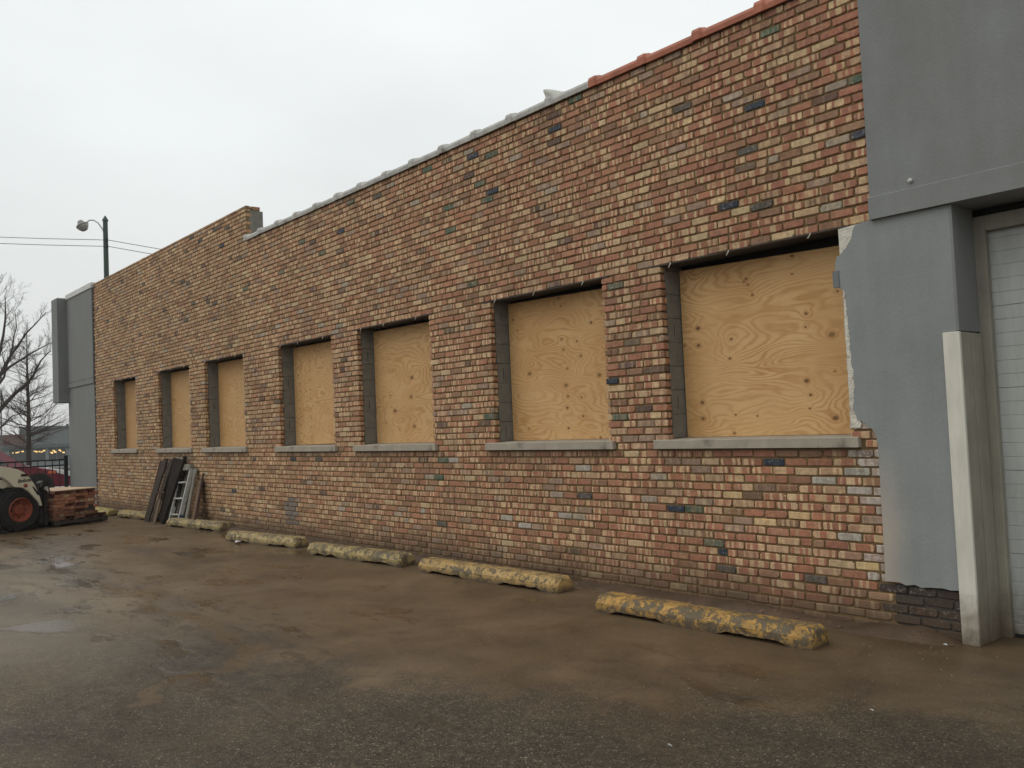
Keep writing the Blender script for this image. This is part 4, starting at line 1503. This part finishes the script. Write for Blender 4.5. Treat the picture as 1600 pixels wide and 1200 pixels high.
# ------------------------------------------------------------------ cars
def make_car(name, label, loc, ang, paint, L, W, H, hatch, grp):
    P = NB(name + '_paint')
    P.b.inputs['Coat Weight'].default_value = .6
    P.b.inputs['Coat Roughness'].default_value = .08
    PM = P.done(paint, .35, .5)
    GM = mat_glass_dark('car_glass', (.03, .035, .04))
    root = empty(name, loc, ang)
    tag(root, label, 'car', grp)
    f, r = L / 2, -L / 2
    # half outline of the lower body, extruded across with tucked-in sides
    low = [(f - .02, .30), (f, .48), (f - .10, .64), (f - .35, .74), (f - 1.05, .90), (r + .7, .95), (r + .12, .90), (r, .72), (r + .02, .34)]
    zs = [(-W / 2, .86, .02), (-W / 2 + .02, .98, .0), (-W / 2 + .16, 1.0, 0), (W / 2 - .16, 1.0, 0), (W / 2 - .02, .98, 0), (W / 2, .86, .02)]
    mb = MB()
    vs, fs = [], []
    n_ = len(low)
    for y, sc_, _ in zs:
        for x, z in low:
            zz = .58 + (z - .58) * sc_
            vs.append((x * (1 - (1 - sc_) * .25), y, zz))
    for a in range(len(zs) - 1):
        for b in range(n_):
            c2 = (b + 1) % n_
            fs.append((a * n_ + b, a * n_ + c2, (a + 1) * n_ + c2, (a + 1) * n_ + b))
    fs.append(tuple(range(n_ - 1, -1, -1)))
    fs.append(tuple(range((len(zs) - 1) * n_, len(zs) * n_)))
    mb.raw(vs, fs)
    mb.obj('body', PM, root)
    # cabin
    cb = [(f - 1.10, .88), (f - 1.75, H - .06), (f - 2.05, H), (r + 1.15, H), (r + (.35 if hatch else .95), H - .12), (r + (.12 if hatch else .45), .93)]
    mb = MB()
    vs, fs = [], []
    n_ = len(cb)
    for sy in (-1, 1):
        for x, z in cb:
            tk = .03 + .20 * (z - .88) / (H - .88)
            vs.append((x, sy * (W / 2 - tk), z))
    for b in range(n_):
        c2 = (b + 1) % n_
        fs.append((b, c2, n_ + c2, n_ + b))
    fs.append(tuple(range(n_ - 1, -1, -1)))
    fs.append(tuple(range(n_, 2 * n_)))
    mb.raw(vs, fs)
    mb.obj('cabin', PM, root)
    # glass panes slightly proud
    for sy in (-1, 1):
        for seg in ((0.12, .46), (.50, .92)):
            xa = (f - 1.25) + ((r + .55) - (f - 1.25)) * seg[0]
            xb = (f - 1.25) + ((r + .55) - (f - 1.25)) * seg[1]
            lo, hi = .95, H - .10
            tkl, tkh = .03 + .20 * (lo - .88) / (H - .88), .03 + .20 * (hi - .88) / (H - .88)
            sl = .42 if seg[0] < .3 else 0
            vs = [(xa + .0, sy * (W / 2 - tkl + .006), lo), (xb, sy * (W / 2 - tkl + .006), lo), (xb, sy * (W / 2 - tkh + .006), hi), (xa - sl, sy * (W / 2 - tkh + .006), hi)]
            vs2 = [(x, y - sy * .012, z) for x, y, z in vs]
            m3 = MB()
            m3.raw(vs + vs2, [(0, 1, 2, 3), (7, 6, 5, 4), (0, 4, 5, 1), (1, 5, 6, 2), (2, 6, 7, 3), (3, 7, 4, 0)])
            m3.obj('side_window', GM, root)
    m3 = MB()
    a0, a1 = Vector((f - 1.14, 0, .92)), Vector((f - 1.70, 0, H - .10))
    nrm = Vector((H - .06 - .88, 0, .65)).normalized() * .008
    vs = [(a0.x + nrm.x, -W / 2 + .12, a0.z + nrm.z), (a0.x + nrm.x, W / 2 - .12, a0.z + nrm.z), (a1.x + nrm.x, W / 2 - .27, a1.z + nrm.z), (a1.x + nrm.x, -W / 2 + .27, a1.z + nrm.z)]
    vs2 = [(x - nrm.x * 2, y, z - nrm.z * 2) for x, y, z in vs]
    m3.raw(vs + vs2, [(0, 1, 2, 3), (7, 6, 5, 4), (0, 4, 5, 1), (1, 5, 6, 2), (2, 6, 7, 3), (3, 7, 4, 0)])
    m3.obj('windscreen', GM, root)
    HL = simple('headlamp_lens', (.75, .75, .72), .2, .05)
    TL = simple('amber_lens', (.60, .14, .06), .25, .1)
    for sy in (-1, 1):
        m3 = MB().prism([(f - .06, .56), (f + .012, .56), (f - .05, .70), (f - .42, .76), (f - .40, .68)], *sorted((sy * (W / 2 - .42), sy * (W / 2 + .012))), 'y')
        m3.obj('headlight', HL, root)
        m3 = MB().box(f - .62, f - .43, *sorted((sy * (W / 2 - .1), sy * (W / 2 + .014))), .66, .73, bev=.01)
        m3.obj('indicator', TL, root)
    MB().box(f - .05, f + .015, -.45, .45, .34, .52, bev=.02).obj('grille', BLACK, root)
    MB().box(r - .01, r + .06, -W / 2 + .1, W / 2 - .1, .62, .76, bev=.02).obj('tail_lights', TL, root)
    for wx in (f - .85, r + .80):
        for sy in (-1, 1):
            wh = empty('wheel', (wx, sy * (W / 2 - .09), .32), parent=root)
            MB().lathe([(.20, -.10), (.30, -.10), (.32, -.07), (.32, .07), (.30, .10), (.20, .10), (.198, 0.0), (.20, -.10)], 24, Matrix.Rotation(math.pi / 2, 4, 'X'), cap=False).obj('tyre', RUB, wh)
            MB().lathe([(.199, -.095), (.199, .085), (.16, .09), (.14, .06), (.05, .07)], 16, Matrix.Rotation(-sy * math.pi / 2, 4, 'X')).obj('rim', METAL, wh)
            # dark wheel arch
            arc = [(wx + .38 * math.cos(t), .32 + .38 * math.sin(t)) for t in [math.pi * q / 12 for q in range(13)]]
            MB().prism(arc + [(wx - .38, .29), (wx + .38, .29)], *sorted((sy * (W / 2 - .03), sy * (W / 2 + .004))), 'y').obj('wheel_arch', DKST, root)
    return root


ca_ang = math.radians(82)
fx = Vector((math.cos(ca_ang), math.sin(ca_ang), 0))
make_car('parked_car', 'dark red car parked beyond the iron fence behind the loader', Vector((-27.30, 0.05, 0.006)) - fx * 1.30, ca_ang, (.16, .016, .028), 4.3, 1.75, 1.42, True, None)
make_car('parked_car', 'dark grey car far off by the wing, beyond the red car', Vector((-54.9, 7.6, terrain_z(-54.9))), math.radians(88), (.13, .12, .11), 4.5, 1.8, 1.65, True, None)

# ------------------------------------------------------------------ street lamp and wires
LG = simple('dark_green_pole', (0.030, 0.055, 0.042), .5, .15, 3)
lamp = empty('street_lamp', (-36.62, 4.66, 0))
tag(lamp, 'dark green street lamp post with a curved arm rising behind the brick parapet', 'street lamp')
MB().tube([(0, 0, 0), (0, 0, 1.2)], [.17, .15], 10).obj('base', LG, lamp)
MB().tube([(0, 0, 1.2), (0, 0, 10.12)], [.118, .092], 10).obj('pole', LG, lamp)
MB().tube([(0, 0, 10.12), (0, 0, 10.17), (0, 0, 10.34)], [.115, .115, .015], 10).obj('finial', LG, lamp)
ad = Vector((-.52, -.63, 0)) / math.hypot(.52, .63)
ap = [(.0, 9.52), (.12, 9.82), (.28, 10.06), (.45, 10.18), (.60, 10.19), (.74, 10.10)]
MB().tube([tuple(ad * a + Vector((0, 0, z))) for a, z in ap], .028, 8).obj('arm', METAL, lamp)
hm = Matrix.Translation(ad * .90 + Vector((0, 0, 9.98))) @ Matrix.Rotation(math.radians(28), 4, Vector((-ad.y, ad.x, 0)))
MB().lathe([(.03, .24), (.10, .20), (.14, .10), (.235, .03), (.24, -.02)], 16, hm).obj('lamp_head', simple('lamp_metal', (.22, .20, .18), .5, .2, 6), lamp)
MB().lathe([(.225, -.022), (.20, -.10), (.12, -.20), (.03, -.235)], 16, hm).obj('lamp_glass', simple('dusty_glass', (.30, .28, .25), .25, .1, 5), lamp)
for zz in (9.371, 9.119):
    MB().box(.05, .16, -.05, .05, zz - .06, zz + .05).obj('wire_bracket', BLACK, lamp)
WIRE = simple('wire_sheath', (.10, .10, .10), .6, .05)
for zz, lab in ((9.371, 'upper of the two overhead wires fixed to the green street lamp'), (9.119, 'lower of the two overhead wires fixed to the green street lamp')):
    p0 = Vector((-36.58, 4.75, zz))
    dl = Vector((-39.31, 1.489, zz + .258)) - p0
    dr = Vector((-35.40, 6.15, zz - .41)) - p0
    pts = []
    for q in range(12, 0, -1):
        t = q / 12 * 7
        pts.append(p0 + dl * t + Vector((0, 0, .035 * t * t)))
    pts.append(p0)
    for q in range(1, 13):
        t = q / 12 * 8
        pts.append(p0 + dr * t + Vector((0, 0, .006 * t * t)))
    o = MB().tube(pts, .012, 4).obj('overhead_wire', WIRE)
    tag(o, lab, 'wire', 'overhead wires')

# ------------------------------------------------------------------ bare trees
BARK = simple('wet_bark', (0.040, 0.031, 0.027), .85, .3, 6, bump=.5, bscale=20)
TWIG = simple('hazed_twig_bark', (0.075, 0.060, 0.055), .85, .2, 6)  # twig bark lightened, the haze over the crowns mixed into its colour


def grow(mb, p, d, L, r, lv, rg, up=.15):
    """one limb with its side shoots"""
    n = 5 if lv > 1 else 3
    pts, rads = [Vector(p)], [r]
    d = Vector(d).normalized()
    for i in range(n):
        d = (d + Vector((rg.uniform(-1, 1), rg.uniform(-1, 1), rg.uniform(-1, 1))) * .16 + Vector((0, 0, up * .3))).normalized()
        pts.append(pts[-1] + d * (L / n))
        rads.append(r * (1 - .75 * (i + 1) / n))
    mb.tube(pts, rads, 5 if lv > 1 else 3, cap=False)
    if lv <= 0:
        return
    ns = {3: 8, 2: 7, 1: 5}[lv]
    for i in range(ns):
        t = .18 + .8 * i / ns + rg.uniform(-.04, .04)
        t = min(.97, t)
        idx = t * n
        a = int(idx)
        q = pts[a].lerp(pts[min(a + 1, n)], idx - a)
        dd = (pts[min(a + 1, n)] - pts[a]).normalized()
        ax = dd.cross(Vector((rg.uniform(-1, 1), rg.uniform(-1, 1), rg.uniform(-1, 1)))).normalized()
        nd = dd * .78 + ax * rg.uniform(.5, .85) + Vector((0, 0, up))
        grow(mb, q, nd, L * rg.uniform(.34, .55) * (1.1 - .4 * t), max(r * (1 - .7 * t) * .55, .0035), lv - 1, rg, up)


# near tree, its trunk just out of the picture
t1 = empty('bare_tree', (-37.35, -.15, 0.0))
tag(t1, 'large spreading bare street tree whose branches reach in over the loader', 'tree')
T1 = Vector((-37.35, -.15, 0))
limbs = {
    'A': [(-37.14, -0.04, 1.44), (-36.32, 0.84, 2.77), (-35.91, 1.29, 3.32), (-35.51, 1.73, 3.87), (-35.25, 1.99, 4.43), (-35.0, 2.26, 4.83)],
    'B': [(-37.14, -0.04, 1.44), (-36.68, 0.41, 3.03), (-36.24, 0.85, 4.04), (-35.98, 1.12, 4.6), (-35.56, 1.56, 5.49), (-35.04, 2.12, 6.2)],
    'C': [(-37.14, -0.04, 1.44), (-36.72, 0.32, 3.49), (-36.19, 0.85, 4.84), (-36.0, 1.0, 5.98), (-35.95, 1.0, 6.86)],
    'D': [(-36.68, 0.41, 3.03), (-36.17, 0.94, 3.92), (-35.89, 1.2, 4.94), (-35.75, 1.31, 5.73), (-35.76, 1.26, 6.31)],
    'E': [(-37.14, -0.04, 1.44), (-36.36, 0.84, 2.13), (-36.04, 1.2, 2.52), (-35.65, 1.64, 2.73)],
    'F': [(-36.24, 0.85, 4.04), (-35.69, 1.47, 4.58), (-35.3, 1.91, 4.9), (-34.95, 2.3, 5.11)],
    'G': [(-36.72, 0.32, 3.49), (-36.4, 0.59, 5.09), (-36.17, 0.77, 6.45), (-36.04, 0.86, 7.37)],
    'H': [(-37.2, -0.04, 1.44), (-37.45, -0.56, 3.77), (-37.53, -0.81, 6.08), (-37.6, -.9, 7.6)],
    'I': [(-37.2, -0.04, 1.44), (-37.92, -1.09, 3.34), (-38.4, -1.78, 5.22), (-38.7, -2.3, 6.3)],
    'J': [(-37.2, -0.04, 1.44), (-38.3, 0.5, 3.3), (-38.9, 1.0, 5.2)]}
MB().tube([(0, 0, -.05), (.05, .02, .3), (.12, .06, 1.0), (.2, .11, 1.55)], [.26, .20, .17, .15], 10).obj('trunk', BARK, t1)
cr = MB()
rg = random.Random(21)
for kk, pl in limbs.items():
    pl = [Vector(q) - T1 for q in pl]
    n = len(pl)
    r0 = .095 if kk in 'ABCHI' else .05
    fine_p = []
    for i in range(n - 1):
        for t in (0, .5):
            fine_p.append(pl[i].lerp(pl[i + 1], t) + Vector((rg.uniform(-.03, .03), rg.uniform(-.03, .03), rg.uniform(-.03, .03))) * (1 if i or t else 0))
    fine_p.append(pl[-1])
    m_ = len(fine_p)
    rr_ = [max(.010, r0 * (1 - .88 * i / (m_ - 1))) for i in range(m_)]
    cr.tube(fine_p, rr_, 6, cap=False)
    for i in range(2, m_):
        for rep in range(2):
            dd = (fine_p[i] - fine_p[i - 1]).normalized()
            ax = dd.cross(Vector((rg.uniform(-1, 1), rg.uniform(-1, 1), rg.uniform(-1, 1)))).normalized()
            grow(cr, fine_p[i - 1].lerp(fine_p[i], rg.random()), dd * .7 + ax * .7 + Vector((0, 0, .2)), rg.uniform(.4, .95), max(.007, rr_[i] * .42), 2, rg, .2)
cr.obj('crown', TWIG, t1)


def conical(name, label, base, h_tr, height, rad, seed, tilt=0.0):
    rg = random.Random(seed)
    t = empty(name, base)
    tag(t, label, 'tree')
    tp = [(0, 0, -.1), (.01, .01, h_tr), (.0, .03, height * .5), (.03, .0, height * .8), (.02, .02, height)]
    MB().tube(tp, [.155, .125, .085, .04, .012], 8).obj('trunk', BARK, t)
    cr = MB()
    z = h_tr
    while z < height * .97:
        u = (z - h_tr) / (height - h_tr)
        L = rad * (1 - u) ** .85 * rg.uniform(.75, 1.1) * (.75 + .5 * min(1, u * 6))
        a = rg.uniform(0, 6.283)
        d = Vector((math.cos(a), math.sin(a), .22 + .5 * u))
        grow(cr, (0, 0, z), d, L, .030 * (1 - u) + .008, 2, rg, .12)
        z += rg.uniform(.05, .10)
    cr.obj('crown', TWIG, t)
    return t


conical('bare_tree', 'slim conical bare tree with one straight trunk standing beyond the red car', (-50.3, 4.62, terrain_z(-50.3)), 2.1, 7.3 + .9, 2.2, 5)
conical('bare_tree', 'small far bare tree at the edge of the car park across the street', (-72.0, 4.4, terrain_z(-72)), 1.8, 6.3, 2.4, 9)
pl_ = MB().tube([(0, 0, 0), (0, 0, 7.2)], [.10, .07], 8)
pl_.box(-.12, .12, -.5, .5, 7.2, 7.3)
o = pl_.obj('lot_light_pole', simple('grey_pole', (.12, .12, .12), .5), loc=(-98.5, 12.2, -2.0))
tag(o, 'thin grey light pole far off in the car park beyond the conical tree', 'light pole')

# ------------------------------------------------------------------ far retail shed
SB = simple('far_bluegrey_cladding', (0.155, 0.18, 0.18), .7, .10, .3)
SB2 = simple('far_darker_band', (0.10, 0.12, 0.12), .7, .08, .3)
SBR = simple('far_brick_red', (0.13, 0.075, 0.06), .8, .15, .5)
LIT = mat_emit('warm_window_light', (1.0, .62, .22), 1.0)
sdv = Vector((-119.4 + 125.0, 23.53 - 16.88, 0)).normalized()
sang = math.atan2(sdv.y, sdv.x)
st = empty('retail_shed', (-125.0, 16.9, -2.0), sang)
tag(st, 'long low blue-grey retail shed with warm lit windows far beyond the street', 'building')
MB().box(-60, 60, 0.0, 30, 0, 2.97).obj('lower_wall', SB, st)
MB().box(-60, 60, -.25, 30, 2.975, 3.4).obj('fascia', SB2, st)
MB().box(3.0, 60, .1, 30, 3.405, 5.12).obj('upper_wall', SB, st)
MB().box(-60, 2.98, .1, 30, 3.405, 4.75).obj('brick_upper_wall', SBR, st)
MB().box(2.4, 4.9, -.1, 8, 4.755, 5.66).obj('raised_parapet', SB2, st)
MB().box(4.95, 6.2, .2, 6, 5.125, 5.30).obj('roof_unit', SB2, st)
MB().box(8.15, 8.32, 0, .3, 5.125, 5.8).obj('vent_pipe', SB2, st)
for a, b, z0, z1 in ((1.2, 3.0, 2.25, 2.75), (4.0, 5.4, 2.30, 2.80), (6.05, 6.75, 2.15, 2.85), (7.05, 7.9, 2.2, 2.85), (-2.5, -.6, 2.3, 2.7), (9.4, 10.9, 2.3, 2.8)):
    fr_ = MB().box(a - .1, b + .1, -.04, -.005, z0 - .9, z1 + .08).obj('window', mat_glass_dark('far_glass', (.05, .055, .055)), st)
    nn = random.randint(3, 5)
    for q in range(nn):
        xx = a + (b - a) * (q + rnd(.1, .6)) / nn
        zz = rnd(z0, z1 - .12)
        MB().box(xx, xx + rnd(.12, .36), -.06, -.042, zz, zz + rnd(.07, .16)).obj('lit_lamp', LIT, fr_)

# ------------------------------------------------------------------ litter and the plastic sheet
k = NB('milky_plastic')
k.b.inputs['Transmission Weight'].default_value = .35
PLAS = k.done((.72, .72, .66), .45, .4)
ps = MB()
vs, fs = [], []
nx_, nz_ = 8, 6
for i in range(nx_ + 1):
    for j in range(nz_ + 1):
        u, v = i / nx_, j / nz_
        x = -6.15 + .19 * u + .02 * v
        y = .02 + .10 * u + .02 * math.sin(v * 5 + u * 4)
        z = 4.555 + v * (.115 - .045 * u) + .006 * math.sin(u * 6)
        vs.append((x, y, z))
for i in range(nx_):
    for j in range(nz_):
        a = i * (nz_ + 1) + j
        fs.append((a, a + nz_ + 1, a + nz_ + 2, a + 1))
ps.raw(vs, fs)
o = ps.obj('plastic_sheet', PLAS, smooth=True)
sm = o.modifiers.new('thick', 'SOLIDIFY')
sm.thickness = .003
tag(o, 'scrap of milky plastic sheet standing up on the grey roof coping', 'plastic sheet')

PAPER = simple('white_scrap', (.62, .62, .60), .7, .1, 20)
for (x, y, s, lab) in ((-11.93, -.72, .05, 'crumpled white litter at the foot of the pale yellow parking stop'),
                       (-2.71, -2.60, .013, 'tiny white scrap lying on the gravel at the front right of the lot'),
                       (-2.57, -.14, .022, 'small white scrap on the dirt beside the white guard board'),
                       (-2.30, -1.56, .010, 'white speck of litter on the wet ground in front of the garage door')):
    mb = MB()
    rr2 = random.Random(int(s * 1e4))
    vs = [(rr2.uniform(-1, 1) * s * 1.4, rr2.uniform(-1, 1) * s, rr2.uniform(0.02, .9) * s) for _ in range(7)]
    mb.raw(vs, [(0, 1, 2), (1, 2, 3), (2, 3, 4), (3, 4, 5), (4, 5, 6), (0, 2, 4), (1, 3, 5), (0, 5, 6)])
    o = mb.obj('litter_scrap', PAPER, loc=(x, y, .003))
    tag(o, lab, 'litter')

# ------------------------------------------------------------------ thin drizzle haze
hz = MB().box(-190, 40, -120, 120, -3.0, 14.0)
HZ = bpy.data.materials.new('drizzle_haze')
HZ.use_nodes = True
nt = HZ.node_tree
nt.nodes.clear()
ho = nt.nodes.new('ShaderNodeOutputMaterial')
hv = nt.nodes.new('ShaderNodeVolumePrincipled')
hv.inputs['Color'].default_value = (0.92, 0.93, 0.93, 1)
hv.inputs['Density'].default_value = 0.0006
nt.links.new(hv.outputs[0], ho.inputs['Volume'])
haze = hz.obj('haze', HZ)
tag(haze, kind='stuff')

# crumbs of brick and mortar along the foot of the wall
cm = MB()
rc = random.Random(17)
for i in range(420):
    x = rc.uniform(-20.5, -2.5)
    y = -abs(rc.gauss(0.0, .16)) - .05
    q = .004 + .012 * rc.random() ** 3
    a = rc.uniform(0, 3.14)
    m = Matrix.Translation((x, y, q * .5 + .045 * max(0, 1 + y / .17))) @ Matrix.Rotation(a, 4, 'Z') @ Matrix.Rotation(rc.uniform(-.5, .5), 4, 'X')
    cm.box(-q * rc.uniform(.7, 1.6), q, -q * .8, q * rc.uniform(.6, 1.1), -q * .6, q * .5, m)
tag(cm.obj('rubble_crumbs', simple('rubble', (.17, .115, .075), .9, .5, 3)), 'crumbs of brick and mortar along the foot of the wall', 'rubble', kind='stuff')
# anchor bolt in the upper stucco
bpart(MB().lathe([(.016, 0), (.016, .012), (.007, .018)], 10, Matrix.Translation((-2.66, -.022, 2.955)) @ Matrix.Rotation(math.pi / 2, 4, 'X')), 'anchor_bolt', METAL)
